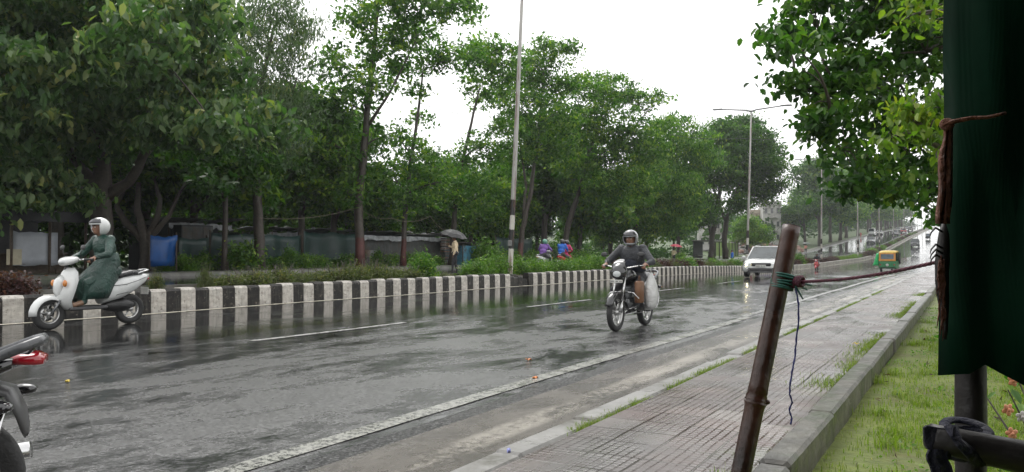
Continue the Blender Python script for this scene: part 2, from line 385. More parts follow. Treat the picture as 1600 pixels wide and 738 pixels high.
# ground sheet out to the horizon
ns = [-900, -500, -300, -200, -120, -80, -60, -45, -36, -30, -28.4, -28.39, -16.3, -14.8, -3, -2.2, -.78, -.77, .3, 2, 5, 10, 20, 40, 80, 150, 300, 600]
def gsheet(n, s):
    b = h(min(s, 620)) + .0
    if n <= -28.39 - .001: return b + opp(s) + .10 + min(1.5, max(0, -n - 60) * .01)
    if n < -.775: return b - .12
    return b - .005 + max(0, n - 10) * .01
ss = [-300, -150, -80, -40, -20] + [-10 + 2 * i for i in range(60)] + [110 + 8 * i for i in range(65)] + [650, 750, 900, 1100, 1500, 2200]
mb = MB(); c = len(ns)
mb.add([(n, s, gsheet(n, s)) for s in ss for n in ns], [(i * c + j, i * c + j + 1, (i + 1) * c + j + 1, (i + 1) * c + j) for i in range(len(ss) - 1) for j in range(c - 1)])
kind(mb.build('ground', 'verge_ground', rot=(0, 0, -TH)), 'structure')
strip('lawn', 'turf_base', [(-.765, .0), (0, .01), (1.2, .0), (3, .01), (6, 0)], -4, 60, zf=lambda n, s: h(s) + .01 + .012 * math.sin(s * 3 + n * 2))
# markings
def marking(name, n, wdt, s0, s1, matn, label=None):
    k = max(2, int((s1 - s0) / .5)); mb = MB(); R = random.Random(int(s0 * 10) + 5)
    vs = []
    for i in range(k + 1):
        s = s0 + (s1 - s0) * i / k; a = R.uniform(-.006, .006)
        for q in (n - wdt / 2 + a, n + wdt / 2 + a): vs.append((q, s, road_z(q, s) + .0075))
    mb.add(vs, [(2 * i, 2 * i + 1, 2 * i + 3, 2 * i + 2) for i in range(k)])
    return kind(mb.build(name, matn, rot=(0, 0, -TH)), 'structure')
marking('edge_line', -3.63, .17, -8, 15.2, 'edge_paint'); line_paint('edge_paint_worn', (.42, .42, .40), .46); marking('edge_line', -3.72, .15, 15.25, 90, 'edge_paint_worn')
marking('tar_seam', -3.29, .22, -6, 60, 'gravel_band')
marking('kerb_line', -14.50, .17, -8, 400, 'kerb_line_paint')
s = 7.45
for i in range(28):
    marking('lane_dash', -8.62, .13, s, s + 3.4, 'lane_paint'); s += 7.9
# ------------------------------------------------------------ median kerb with painted bands
def median_kerb():
    base = thing('median_kerb', 'waist-low median kerb painted in worn black and white blocks', 'kerb', (0, 0, 0), 0, rot=(0, 0, -TH)); base['kind'] = 'structure'
    mb = MB(); R = random.Random(11); s = -9.0; i = 0
    n_br, s_br, _ = on(795, -14.75); _, s_br2, _ = on(823, -14.75)
    per = .361; ph = on(236, -14.75)[1]
    s = ph - per * 2 * 30; cnt = 0
    while s < 420:
        white = cnt % 2 == 0; l = per if s < 58 else (.50 if white else .24)
        e = s + l; cnt += 1
        if s_br < s + .05 and e - .05 < s_br2 + .1:      # the broken stretch beside the first lamp post
            zt = .30 + R.uniform(-.12, .1); mm = 1; dn = -.06
        else: zt = .48 + R.uniform(-.022, .018) * (1 if s < 60 else 0); mm = 0 if white else 1; dn = R.uniform(-.008, .008)
        a, b = s, e - .002; o_ = R.uniform(-.012, .012) if s < 60 else 0
        rings = []
        for y in (a, a + .012, b - .012, b):
            q = 0 if (a < y < b) else .006; z0 = h(y)
            F = -14.72 + dn - q
            rings.append([(F, y, z0 - .1), (F - .01, y, z0 + zt - .05), (F - .05, y, z0 + zt - q), (-14.98, y, z0 + zt - q), (-15.0, y, z0 + .2)])
        mb.loft(rings, mm, smooth=False); s = e
    mb.build('painted_face', ['kerb_white', 'kerb_black'], base)
    m2 = MB(); rings = []
    s = -12
    while s < 420: rings.append([(-16.42, s, h(s) - .1 + opp(s)), (-16.42, s, h(s) + .62), (-16.38, s, h(s) + .65) if 0 else (-16.38, s, h(s) + max(.5, opp(s) + .12)), (-16.2, s, h(s) + max(.5, opp(s) + .12)), (-16.2, s, h(s) + .2)]); s += 4
    for r in rings: r[1] = (-16.42, r[1][1], r[2][2] - .03)
    m2.loft(rings, 0, smooth=False); m2.build('rear_edge', 'concrete_dark', base)
median_kerb()
# ------------------------------------------------------------ foliage
def leafmat(name, c0, c1, c2, trans=.35, rough=.42, spec=.3):
    m, N, L, B = newmat(name)
    a = N.new('ShaderNodeAttribute'); a.attribute_name = 'tint'
    c = ramp(N, L, a.outputs['Fac'], [(0, c0), (.5, c1), (.97, c2), (1, tuple(x * y for x, y in zip(c2, (1.5, 1.2, .9))))])
    L.new(c, B.inputs['Base Color']); B.inputs['Roughness'].default_value = rough; B.inputs['Specular IOR Level'].default_value = spec
    t = N.new('ShaderNodeBsdfTranslucent'); tcx = mixc(N, L, 1.0, c, (1.3, 1.9, .55), 'MULTIPLY'); L.new(tcx, t.inputs[0])
    mxs = N.new('ShaderNodeMixShader'); mxs.inputs[0].default_value = trans
    L.new(B.outputs[0], mxs.inputs[1]); L.new(t.outputs[0], mxs.inputs[2]); L.new(mxs.outputs[0], N['Material Output'].inputs[0])
leafmat('leaf_dark', (.015, .046, .010), (.040, .10, .016), (.095, .18, .028))
leafmat('leaf_teak', (.034, .070, .028), (.070, .130, .048), (.17, .22, .10))
leafmat('leaf_mid', (.022, .066, .011), (.064, .150, .018), (.165, .265, .036))
leafmat('leaf_bright', (.045, .10, .016), (.085, .17, .022), (.16, .25, .03))
leafmat('leaf_feather', (.050, .082, .045), (.075, .115, .06), (.12, .16, .085))
leafmat('leaf_lime', (.06, .11, .015), (.11, .17, .022), (.20, .25, .035), .42)
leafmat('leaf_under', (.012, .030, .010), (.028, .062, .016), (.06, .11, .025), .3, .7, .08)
leafmat('leaf_scrub', (.045, .058, .022), (.08, .095, .035), (.14, .14, .06))
leafmat('leaf_purple', (.028, .012, .014), (.05, .018, .022), (.09, .035, .035))
leafmat('grass_blade', (.085, .125, .014), (.15, .20, .024), (.26, .27, .06), .4)
mat('bark', (.045, .034, .026), .55, var=.4, scale=9, bmp=.9, bscale=24)
mat('bark_grey', (.075, .062, .050), .55, var=.4, scale=7, bmp=.8, bscale=20)
def bark_painted():
    m, N, L, B = newmat('bark_painted'); v = objc(N); sx = N.new('ShaderNodeSeparateXYZ'); L.new(v, sx.inputs[0])
    c = ramp(N, L, noise(N, L, v, 9, 5), [(.3, (.03, .022, .017)), (.7, (.07, .055, .042))])
    red = ramp(N, L, noise(N, L, v, 6, 5), [(.3, (.05, .016, .013)), (.7, (.11, .030, .024))])
    f = mth(N, L, 'LESS_THAN', mth(N, L, 'ADD', sx.outputs[2], mth(N, L, 'MULTIPLY', noise(N, L, v, 12, 4), .25)), 1.75)
    L.new(mixc(N, L, f, c, red), B.inputs['Base Color']); B.inputs['Roughness'].default_value = .5
    L.new(bump(N, L, noise(N, L, v, 24, 5), .8, .02), B.inputs['Normal'])
bark_painted()
def leaf_mesh(name, C, size, asp, matn, seed=0, droop=.5, tint=None, fine=False, up=.6):
    """C: (N,3) leaf positions; each leaf a folded blade with its own direction and size"""
    g = np.random.default_rng(seed); n = len(C); C = np.asarray(C, dtype=np.float64)
    az = g.uniform(0, 2 * np.pi, n); pit = g.normal(-droop, .45, n)
    d = np.stack([np.cos(az) * np.cos(pit), np.sin(az) * np.cos(pit), np.sin(pit)], 1)
    nr = g.normal(0, up, (n, 3)); nr[:, 2] += 1.0
    s = np.cross(d, nr); s /= np.linalg.norm(s, axis=1)[:, None] + 1e-9
    nn = np.cross(s, d)
    l = size * g.uniform(.65, 1.3, n)[:, None]; wd = l * asp * .5
    base = C - d * l * .5
    fold = nn * wd * g.uniform(.1, .5, n)[:, None]
    if fine:
        V = np.stack([base, base + d * l * .3 + s * wd + fold, base + d * l * .72 + s * wd * .8 + fold * .7, base + d * l - nn * l * .12, base + d * l * .72 - s * wd * .8 + fold * .7, base + d * l * .3 - s * wd + fold, ], 1).reshape(-1, 3)
        k = 6; F = np.array([[0, 1, 2, 3], [0, 3, 4, 5]]); fv = 4
    else:
        V = np.stack([base, base + d * l * .45 + s * wd + fold, base + d * l, base + d * l * .45 - s * wd + fold], 1).reshape(-1, 3)
        k = 4; F = np.array([[0, 1, 2], [0, 2, 3]]); fv = 3
    idx = (np.arange(n)[:, None, None] * k + F[None]).reshape(-1)
    me = bpy.data.meshes.new(name); me.vertices.add(len(V)); me.vertices.foreach_set('co', V.astype(np.float32).ravel())
    nf = n * 2; me.loops.add(nf * fv); me.loops.foreach_set('vertex_index', idx.astype(np.int32))
    me.polygons.add(nf); me.polygons.foreach_set('loop_start', (np.arange(nf) * fv).astype(np.int32)); me.polygons.foreach_set('loop_total', np.full(nf, fv, dtype=np.int32))
    me.update(calc_edges=True)
    if tint is None: tint = g.beta(2.2, 2.2, n)
    at_ = me.attributes.new('tint', 'FLOAT', 'FACE'); at_.data.foreach_set('value', np.repeat(tint, 2).astype(np.float32))
    me.materials.append(MATS[matn]); return me
DENS = 14
def crown_points(blobs, per, spread, seed, shell=.55, dens=DENS):
    """blobs (x,y,z,r): twig clusters fill each blob, more of them towards its skin; leaves gather round the twigs"""
    g = np.random.default_rng(seed); P_, T_ = [], []
    for (x, y, z, r) in blobs:
        k = max(5, int(dens * r * r)); u = g.normal(size=(k, 3)); u /= np.linalg.norm(u, axis=1)[:, None]
        rr_ = r * g.uniform(shell ** 2, 1, k) ** .6; cc = np.array([x, y, z]) + u * rr_[:, None] * np.array([1.1, 1.1, .72])
        tw = g.uniform(.15, .95, k)
        m = max(2, int(per)); sp = spread * g.uniform(.6, 1.3, k)
        pts = cc[:, None, :] + g.normal(size=(k, m, 3)) * sp[:, None, None] * np.array([1, 1, .5])
        P_.append(pts.reshape(-1, 3)); T_.append(np.clip(tw[:, None] + g.normal(0, .17, (k, m)), 0, 1).ravel())
    return np.concatenate(P_), np.concatenate(T_)
def limb(mb, a, b, r0, r1, R, sag=.12, seg=6):
    a, b = Vector(a), Vector(b); d = b - a; k = 5; pts = []
    off = Vector((R.uniform(-1, 1), R.uniform(-1, 1), R.uniform(.2, 1))) * d.length * sag
    for i in range(k + 1):
        t = i / k; pts.append(a + d * t + off * math.sin(math.pi * t) + Vector((R.uniform(-1, 1), R.uniform(-1, 1), 0)) * d.length * .015 * (0 < i < k))
    mb.tube(pts, [r0 + (r1 - r0) * (i / k) for i in range(k + 1)], seg)
    return pts
def tree(name, label, base, trunks, blobs, leaf, size, asp=.5, per=26, spread=.34, bark='bark', seed=1, droop=.5, fine=False, group=None, shell=.5, up=.6, grow=1.22, dens=DENS):
    """base: world Vector. trunks: lists of (point, radius) in world. blobs: world (x,y,z,r)."""
    R = random.Random(seed); t = thing(name, label, 'tree', base, 0, group)
    mb = MB(); nodes = []
    for tr in trunks:
        pts = [Vector(p) - base for p, r in tr]; rad_ = [r for p, r in tr]
        # resample for a gentle wander
        P2, R2 = [], []
        for i in range(len(pts) - 1):
            for q in range(4):
                f = q / 4; P2.append(pts[i].lerp(pts[i + 1], f) + Vector((R.uniform(-1, 1), R.uniform(-1, 1), 0)) * rad_[i] * .22 * (q > 0)); R2.append((rad_[i] + (rad_[i + 1] - rad_[i]) * f) * (1 + R.uniform(-.06, .06)))
        P2.append(pts[-1]); R2.append(rad_[-1])
        if tr is trunks[0]: R2[0] *= 1.35
        mb.tube(P2, R2, 9); nodes += list(zip(P2[len(P2) // 3:], R2[len(P2) // 3:]))
    mb.build('trunk', bark, t)
    lb = MB(); loc = []
    todo = []
    for (x, y, z, r) in blobs:
        c = Vector((x, y, z)) - base; loc.append((c.x, c.y, c.z, r * grow)); todo.append((c, r))
    todo.sort(key=lambda q: min((q[0] - nd[0]).length for nd in nodes))
    for c, r in todo:
        nd = min(nodes, key=lambda q: (q[0] - c).length + max(0, q[0].z - c.z + .3) * 1.2)
        nodes.append((c, min(nd[1] * .6, .05)))
        r0 = max(.03, min(nd[1] * .6, .02 + .018 * (nd[0] - c).length + .02 * r))
        pts = limb(lb, nd[0], c, r0, r0 * .35, R)
        for _ in range(4):
            q = pts[R.randint(2, 5)]; e = c + Vector((R.gauss(0, 1), R.gauss(0, 1), R.gauss(0, .7))).normalized() * r * .8
            limb(lb, q, e, r0 * .35, .008, R, .1, 4)
    lb.build('branches', bark, t)
    C, T = crown_points(loc, per, spread, seed, shell, dens)
    me = leaf_mesh('crown', C, size, asp, leaf, seed, droop, T, fine, up)
    o = link('crown', me, t); return t
def bush_mesh(name, rx, rz, n, size, asp, leaf, seed, k=18, up=.7):
    g = np.random.default_rng(seed)
    u = g.normal(size=(k, 3)); u /= np.linalg.norm(u, axis=1)[:, None]; u[:, 2] = np.abs(u[:, 2])
    c = u * g.uniform(.35, .85, k)[:, None] * np.array([rx, rx, rz]); c[:, 2] += .06
    idx = g.integers(0, k, n); C = c[idx] + g.normal(size=(n, 3)) * np.array([rx, rx, rz]) * .22
    C[:, 2] = np.abs(C[:, 2]); T = np.clip(g.uniform(.2, .9, k)[idx] + g.normal(0, .15, n), 0, 1)
    return leaf_mesh(name, C, size, asp, leaf, seed, -.3, T, False, up)
def bush(name, label, cat, loc, mesh, sc=(1, 1, 1), rz=0, group=None, stems=True):
    t = thing(name, label, cat, loc, rz, group); t.scale = sc
    link('foliage', mesh, t)
    if stems: link('stems', STEM, t)
    return t
_s = MB(); _R = random.Random(4)
for i in range(9):
    a = _R.uniform(0, 6.28); _s.tube([(0.03 * math.cos(a), .03 * math.sin(a), -.05), (.15 * math.cos(a), .15 * math.sin(a), .2), (.34 * math.cos(a + .3), .34 * math.sin(a + .3), .5)], [.014, .01, .004], 5)
_o = _s.build('stems', 'bark'); STEM = _o.data; bpy.data.objects.remove(_o)

def B_(px, py, rp, Z, dz=0):
    """blob from the drawing of the tree at distance Z (+dz deeper)"""
    Zq = Z + dz; p = P(px, py, Zq); return (p.x, p.y, p.z, rp * Zq / 1200)
def blobs(lst, Z, seed, depth=2.2):
    R = random.Random(seed); out = []
    for (px, py, rp) in lst:
        out.append(B_(px, py, rp * 1.0, Z, R.uniform(-depth, depth * .8)))
    return out
def TP(px, py, Z, r): return (P(px, py, Z), r)
def planted(px, n):
    n, s, p = on(px, n); return p, p.y
G_ROW = 'trees along the far pavement'
# big-leaved tree, upper part of the picture's near end
p, Z = planted(160, -27.9)
tree('teak_tree', 'huge dark spreading tree with large drooping leaves behind the white scooter', p, [
    [(p - Vector((0, 0, .2)), .42), TP(158, 330, Z, .38), TP(160, 240, Z, .3), TP(150, 120, Z, .2), TP(160, -40, Z, .1)],
    [TP(162, 310, Z, .25), TP(200, 285, Z, .2), TP(250, 200, Z, .14), TP(300, 90, Z, .08)], [TP(156, 300, Z, .22), TP(110, 240, Z, .15), TP(50, 140, Z, .1)]],
    blobs([(60, 40, 90), (150, -20, 90), (250, 40, 85), (110, 140, 85), (215, 150, 80), (320, 130, 65), (20, 130, 80), (300, 20, 60), (60, 215, 75), (370, 190, 50), (150, 215, 50), (-60, 120, 100), (-40, 250, 90), (-60, 0, 90), (20, 290, 60), (280, 195, 55), (200, 60, 70), (60, -60, 90), (330, 200, 40), (420, 200, 35), (100, 290, 45), (-80, 320, 60)], Z - 3.5, 5, 3.4),
    'leaf_teak', .32, .46, per=15, dens=27, spread=.24, seed=5, droop=.75, fine=True, shell=.3)
p, Z = planted(228, -29.5)
tree('gnarled_tree', 'low gnarled tree forking into curved bare limbs near the blue sheet', p, [
    [(p - Vector((0, 0, .2)), .22), TP(226, 372, Z, .2), TP(214, 330, Z, .14), TP(216, 285, Z, .09)],
    [TP(226, 378, Z, .16), TP(196, 348, Z, .14), TP(182, 322, Z, .1), TP(196, 290, Z, .06)],
    [TP(228, 375, Z, .16), TP(246, 338, Z, .13), TP(250, 312, Z, .09), TP(240, 280, Z, .06)],
    [TP(228, 378, Z, .14), TP(262, 340, Z, .1), TP(272, 318, Z, .07), TP(290, 280, Z, .05)]],
    blobs([(225, 250, 42), (275, 268, 36), (185, 258, 36), (308, 240, 42), (330, 280, 30), (250, 225, 40)], Z, 6), 'leaf_dark', .3, .5, per=24, seed=6)
p, Z = planted(352, -28.6)
tree('slender_tree', 'thin dark trunk beside the low bush with small shaded crown', p, [[(p, .14), TP(352, 330, Z, .12), TP(350, 250, Z, .09), TP(356, 180, Z, .05)]],
    blobs([(345, 240, 42), (370, 275, 34), (330, 215, 42), (395, 245, 42), (360, 190, 40), (320, 285, 30)], Z, 7), 'leaf_dark', .3, .5, per=26, seed=7, group=G_ROW)
p, Z = planted(405, -28.2)
tree('acacia_tree', 'tall tree with pale feathery crown rising behind the big leaves', p, [[(p, .26), TP(403, 330, Z, .22), TP(401, 250, Z, .18), TP(405, 140, Z, .12), TP(425, 40, Z, .05)], [TP(402, 270, Z, .12), TP(440, 200, Z, .08), TP(462, 120, Z, .04)]],
    blobs([(415, 55, 48), (378, 110, 50), (440, 110, 46), (462, 50, 34), (400, 165, 50), (430, 225, 48), (365, 45, 45), (430, 5, 32), (475, 40, 22), (455, 165, 42), (385, 230, 45), (350, 90, 40), (395, 20, 30)], Z, 8), 'leaf_feather', .26, .22, per=50, spread=.36, seed=8, droop=.9)
# tall tiered tree
p, Z = planted(562, -28.3)
tree('tall_tree', 'tallest tree of the row, red painted foot, trunk running up out of view', p, [[(p, .27), TP(560, 330, Z, .24), TP(568, 230, Z, .2), TP(578, 120, Z, .15), TP(590, 0, Z, .09), TP(596, -60, Z, .05)], [TP(572, 200, Z, .1), TP(610, 140, Z, .07), TP(650, 60, Z, .04)]],
    blobs([(590, -25, 55), (640, 12, 46), (700, 5, 36), (735, 22, 22), (560, 30, 36), (600, 75, 46), (640, 60, 35), (525, 105, 38), (540, 160, 40), (500, 170, 36), (575, 140, 34), (515, 225, 40), (560, 265, 40), (490, 280, 40), (600, 215, 30), (515, 75, 16), (650, -30, 50), (470, 225, 40), (540, 310, 36), (620, 110, 26), (470, 300, 30), (440, 280, 34)], Z, 9, 2.6), 'leaf_mid', .30, .5, per=22, spread=.32, bark='bark_painted', seed=9, shell=.35)
p, Z = planted(630, -28.5)
tree('leaning_tree', 'slim tree with red painted foot in front of the corrugated shack', p, [[(p, .17), TP(632, 345, Z, .14), TP(640, 260, Z, .11), TP(652, 180, Z, .09), TP(660, 110, Z, .05)]],
    blobs([(665, 95, 26), (715, 95, 30), (685, 75, 24), (655, 140, 18), (650, 185, 18), (640, 240, 34), (605, 280, 40), (668, 255, 32), (690, 285, 30), (640, 315, 32), (625, 215, 14), (740, 75, 22)], Z, 10), 'leaf_mid', .28, .5, per=22, spread=.3, bark='bark_painted', seed=10, shell=.35)
p, Z = planted(706, -28.8)
tree('forked_tree', 'dark trunk leaning over the person in the straw hat', p, [[(p, .2), TP(710, 330, Z, .17), TP(718, 270, Z, .14), TP(732, 210, Z, .1), TP(748, 140, Z, .05)], [TP(722, 250, Z, .08), TP(770, 205, Z, .05)]],
    blobs([(748, 95, 34), (785, 110, 36), (765, 150, 26), (760, 75, 26), (715, 260, 32), (750, 235, 34), (775, 290, 34), (700, 300, 34), (735, 315, 34), (790, 200, 26), (735, 130, 16), (795, 75, 20)], Z, 11), 'leaf_mid', .30, .5, per=22, spread=.32, seed=11, shell=.35)
p, Z = planted(812, -28.4)
tree('roadside_tree', 'tree with red painted foot just behind the nearest lamp post', p, [[(p, .22), TP(816, 360, Z, .19), TP(830, 300, Z, .16), TP(840, 220, Z, .11), TP(850, 110, Z, .05)], [TP(818, 340, Z, .12), TP(822, 290, Z, .1), TP(812, 220, Z, .06)]],
    blobs([(830, 95, 32), (872, 80, 26), (850, 130, 34), (820, 165, 34), (865, 180, 40), (845, 225, 40), (800, 235, 34), (880, 230, 30), (815, 115, 26), (890, 72, 16), (880, 130, 26), (790, 140, 30), (800, 190, 28), (850, 68, 16)], Z, 12), 'leaf_mid', .30, .5, per=22, spread=.33, bark='bark_painted', seed=12, shell=.35)
p, Z = planted(880, -28.6)
tree('spreading_tree', 'leaning trunk with wide tiered crown above the purple and blue riders', p, [[(p, .26), TP(888, 350, Z, .24), TP(905, 300, Z, .19), TP(918, 250, Z, .15), TP(940, 180, Z, .08)], [TP(915, 260, Z, .1), TP(980, 210, Z, .06), TP(1020, 165, Z, .03)]],
    blobs([(925, 150, 34), (960, 140, 30), (995, 158, 26), (1028, 152, 14), (905, 185, 36), (950, 190, 40), (990, 205, 36), (920, 235, 40), (970, 245, 40), (1010, 235, 30), (900, 275, 34), (940, 290, 40), (985, 290, 40), (905, 130, 22), (945, 125, 20), (1030, 200, 22)], Z, 13, 3), 'leaf_mid', .32, .5, per=22, spread=.36, seed=13, shell=.4)
p, Z = planted(993, -28.6)
tree('drooping_tree', 'bushy bright tree with foliage hanging low behind the grey rider', p, [[(p, .25), TP(993, 340, Z, .22), TP(1000, 270, Z, .16), TP(1020, 210, Z, .08)]],
    blobs([(1050, 205, 32), (1085, 215, 28), (1025, 235, 34), (1065, 250, 36), (1020, 280, 36), (1055, 295, 38), (1000, 320, 36), (960, 335, 36), (1040, 335, 34), (975, 360, 28), (1020, 362, 26), (930, 335, 30), (905, 345, 26), (1075, 320, 26), (1100, 250, 26), (890, 365, 20)], Z, 14, 3), 'leaf_mid', .34, .45, per=24, spread=.42, seed=14, shell=.4, droop=.8)
p, Z = planted(1112, -29)
tree('broad_tree', 'broad dark tree with several forked trunks behind the second lamp post', p, [[(p, .42), TP(1112, 375, Z, .38), TP(1120, 330, Z, .3), TP(1130, 270, Z, .18), TP(1140, 215, Z, .08)],
    [(p + Vector((2.1, .8, 0)), .42), TP(1132, 378, Z, .36), TP(1136, 340, Z, .32), TP(1152, 300, Z, .24), TP(1180, 240, Z, .1)], [TP(1112, 370, Z, .2), TP(1104, 340, Z, .16), TP(1096, 310, Z, .1)], [TP(1134, 345, Z, .24), TP(1122, 315, Z, .16), TP(1112, 280, Z, .1)]],
    blobs([(1150, 205, 28), (1180, 215, 26), (1125, 225, 30), (1165, 245, 34), (1200, 240, 22), (1120, 265, 32), (1195, 268, 26), (1160, 285, 28), (1210, 292, 16), (1185, 305, 22), (1095, 285, 26), (1130, 205, 22), (1165, 195, 18), (1205, 255, 16), (1090, 240, 24), (1150, 320, 18)], Z, 15, 4), 'leaf_dark', .46, .5, per=24, spread=.55, seed=15, shell=.4)
p, Z = planted(1172, -29.5)
tree('small_tree', 'small round bright green tree behind the white car', p, [[(p, .16), TP(1172, 370, Z, .1)]],
    blobs([(1172, 365, 17), (1160, 355, 14), (1185, 362, 15), (1195, 372, 11), (1170, 345, 12), (1155, 372, 11), (1183, 378, 12)], Z, 16, 1.2), 'leaf_bright', .36, .5, per=26, spread=.45, seed=16)
# the farther row: three kinds, copied
def proto_tree(seed, hgt, rr_, leaf, label):
    R = random.Random(seed); b = []
    for i in range(15):
        a = R.uniform(0, 6.28); q = R.uniform(.1, .8) * rr_; z = hgt * R.uniform(.38, .9); b.append((q * math.cos(a) * (1.15 - z / hgt * .5), q * math.sin(a) * (1.15 - z / hgt * .5), z, R.uniform(.26, .4) * rr_))
    b.append((0, 0, hgt * .9, rr_ * .35))
    V = Vector
    return tree('avenue_tree', label, V((0, 0, 0)), [[(V((0, 0, -.3)), .3), (V((.1, 0, hgt * .3)), .24), (V((0, .1, hgt * .6)), .15), (V((.2, 0, hgt * .85)), .06)], [(V((.1, 0, hgt * .28)), .16), (V((rr_ * .4, .2, hgt * .55)), .09)]], b, leaf, .5, .55, per=15, spread=.6, seed=seed, group=G_ROW)
PT = [proto_tree(31, 12, 5, 'leaf_mid', 'x'), proto_tree(32, 14, 5.5, 'leaf_dark', 'x'), proto_tree(33, 10.5, 4.6, 'leaf_mid', 'x')]
R = random.Random(9)
far = [(1258, -33, 1.2, 0, 'leafy tree past the rubble bank, first of the avenue beyond the white house'), (1281, -28.6, 1.45, 1, 'tall dark avenue tree seen just beside the third lamp post'), (1297, -29.5, 1.5, 0, 'avenue tree with a clear dark trunk past the third lamp post'),
       (1313, -28.8, 1.5, 2, 'rounder avenue tree halfway between third and fourth lamp posts'), (1322, -30, 1.5, 1, 'dark avenue tree just short of the fourth lamp post'), (1341, -28.8, 1.5, 0, 'avenue tree directly behind the fourth lamp post')]
for i, (px, n, sc, k, lb) in enumerate(far):
    n_, s_, p = on(px, n); dup(PT[k], p, R.uniform(0, 6), sc, lb, G_ROW)
s_ = 300
for i in range(14):
    n_ = R.uniform(-31, -28.5); dup(PT[i % 3], W(n_, s_, gz(n_, s_)), R.uniform(0, 6), R.uniform(1.3, 1.6), 'hazy distant avenue tree at the far end of the opposite road', G_ROW + ', far end'); s_ += R.uniform(11, 17)
# the near side of the road, far off: dark trees behind the hanging cloth
s_ = 62
for i in range(20):
    n_ = R.uniform(4.5, 6.5); dup(PT[(i + 1) % 3], W(n_, s_, gz(n_, s_)), R.uniform(0, 6), R.uniform(.95, 1.2), 'shaded tree on the near verge seen past the hanging cloth', 'trees on the near verge'); s_ += R.uniform(9, 16)
# trees on the median far off
for i, (px, n_, sc, k) in enumerate(((470, -32, .72, 1), (520, -33, .75, 0), (598, -33, .5, 2), (668, -34, .52, 1), (735, -33, .6, 0), (780, -33, .75, 2), (850, -32, .95, 1), (905, -32.5, .95, 0), (955, -31.5, .9, 2), (1010, -32.5, .95, 0), (1060, -32, .9, 1), (300, -33, .8, 0), (90, -33, .85, 1), (10, -33, .85, 2))):
    n_, s_, p = on(px, n_); dup(PT[k], p, R.uniform(0, 6), sc, 'second row tree standing between the pavement trees and the shacks', 'second row of trees behind the pavement')
# backdrop trees behind the shanties, each its own
for i in range(26):
    px = -160 + i * 50 + R.uniform(-15, 15); n_ = R.uniform(-46, -36); sc = R.uniform(.55, .72)
    if px > 1090: break
    n_, s_, p = on(px, n_); dup(PT[(i * 2) % 3], p, R.uniform(0, 6), sc, 'background tree filling the gap behind the shanties', 'background trees behind the shanties')
for pr in PT:
    for c in list(pr.children): bpy.data.objects.remove(c)
    bpy.data.objects.remove(pr)
# rough undergrowth beyond the pavement: one uncountable mass
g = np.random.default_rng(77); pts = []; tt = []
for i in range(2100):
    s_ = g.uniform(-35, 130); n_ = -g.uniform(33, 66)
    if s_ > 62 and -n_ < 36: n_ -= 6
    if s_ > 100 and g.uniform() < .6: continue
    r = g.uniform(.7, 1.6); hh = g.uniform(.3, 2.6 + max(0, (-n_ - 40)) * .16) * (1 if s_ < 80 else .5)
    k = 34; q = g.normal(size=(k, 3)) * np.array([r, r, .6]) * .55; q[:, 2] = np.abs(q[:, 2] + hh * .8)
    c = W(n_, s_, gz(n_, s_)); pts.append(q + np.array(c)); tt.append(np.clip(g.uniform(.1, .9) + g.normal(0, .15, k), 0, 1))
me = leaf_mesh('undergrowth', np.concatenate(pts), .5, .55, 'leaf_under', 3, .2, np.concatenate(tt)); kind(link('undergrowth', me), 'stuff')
# distant wood closing the view
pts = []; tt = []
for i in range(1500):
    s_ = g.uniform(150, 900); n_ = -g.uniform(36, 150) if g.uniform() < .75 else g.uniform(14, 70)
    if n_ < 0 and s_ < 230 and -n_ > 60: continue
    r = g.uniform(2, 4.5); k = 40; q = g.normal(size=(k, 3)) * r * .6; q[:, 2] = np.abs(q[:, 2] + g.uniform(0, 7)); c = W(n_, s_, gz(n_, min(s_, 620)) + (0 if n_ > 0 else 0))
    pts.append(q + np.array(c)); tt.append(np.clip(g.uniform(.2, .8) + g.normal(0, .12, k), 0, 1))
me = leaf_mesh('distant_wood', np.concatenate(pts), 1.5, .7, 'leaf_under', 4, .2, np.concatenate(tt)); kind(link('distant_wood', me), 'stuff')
# ------------------------------------------------------------ the big tree that hangs over the footpath from the camera's side
base = W(3.2, 16.5, 0); Z = base.y
tree('overhanging_tree', 'big dark tree whose branches hang over the footpath above the parked stall', base,
     [[(base, .42), (base + Vector((0, 0, 3)), .36), (base + Vector((-.5, -.3, 5.2)), .26), (base + Vector((-1.6, -.6, 7.5)), .14)], [(base + Vector((0, 0, 3)), .22), (base + Vector((-1.8, -1.2, 4.2)), .14), (base + Vector((-3.4, -1.8, 5.0)), .07)], [(base + Vector((0, 0, 3.4)), .22), (base + Vector((1.5, -1, 5)), .14)]],
     [B_(px, py, rp, 12.5, dz) for px, py, rp, dz in [(1268, 8, 58, 0), (1330, 40, 75, 1), (1400, 10, 80, 0), (1255, 80, 44, -1), (1300, 120, 58, 0), (1380, 110, 75, 1.5), (1450, 80, 80, 0), (1300, 180, 48, -.5), (1360, 200, 62, 1), (1430, 170, 70, 1), (1320, 235, 42, 0), (1370, 262, 42, .5), (1425, 250, 50, 1), (1350, 292, 26, 0), (1470, 280, 45, 1.5), (1500, 180, 80, 1), (1240, 130, 22, 0), (1290, 150, 30, 0), (1500, 50, 90, 1), (1360, -60, 90, 0), (1480, -50, 90, 0), (1550, 200, 90, 2), (1440, 310, 30, 2), (1462, 335, 26, 3), (1330, 290, 22, 0), (1390, 300, 26, .5), (1280, 205, 24, 0), (1225, 60, 26, .5), (1600, 60, 110, 2), (1600, 280, 80, 2)]],
     'leaf_dark', .15, .58, per=38, dens=30, spread=.19, seed=21, droop=.6, fine=True, shell=.25, grow=1.0)
base = W(1.9, 12.4, 0)
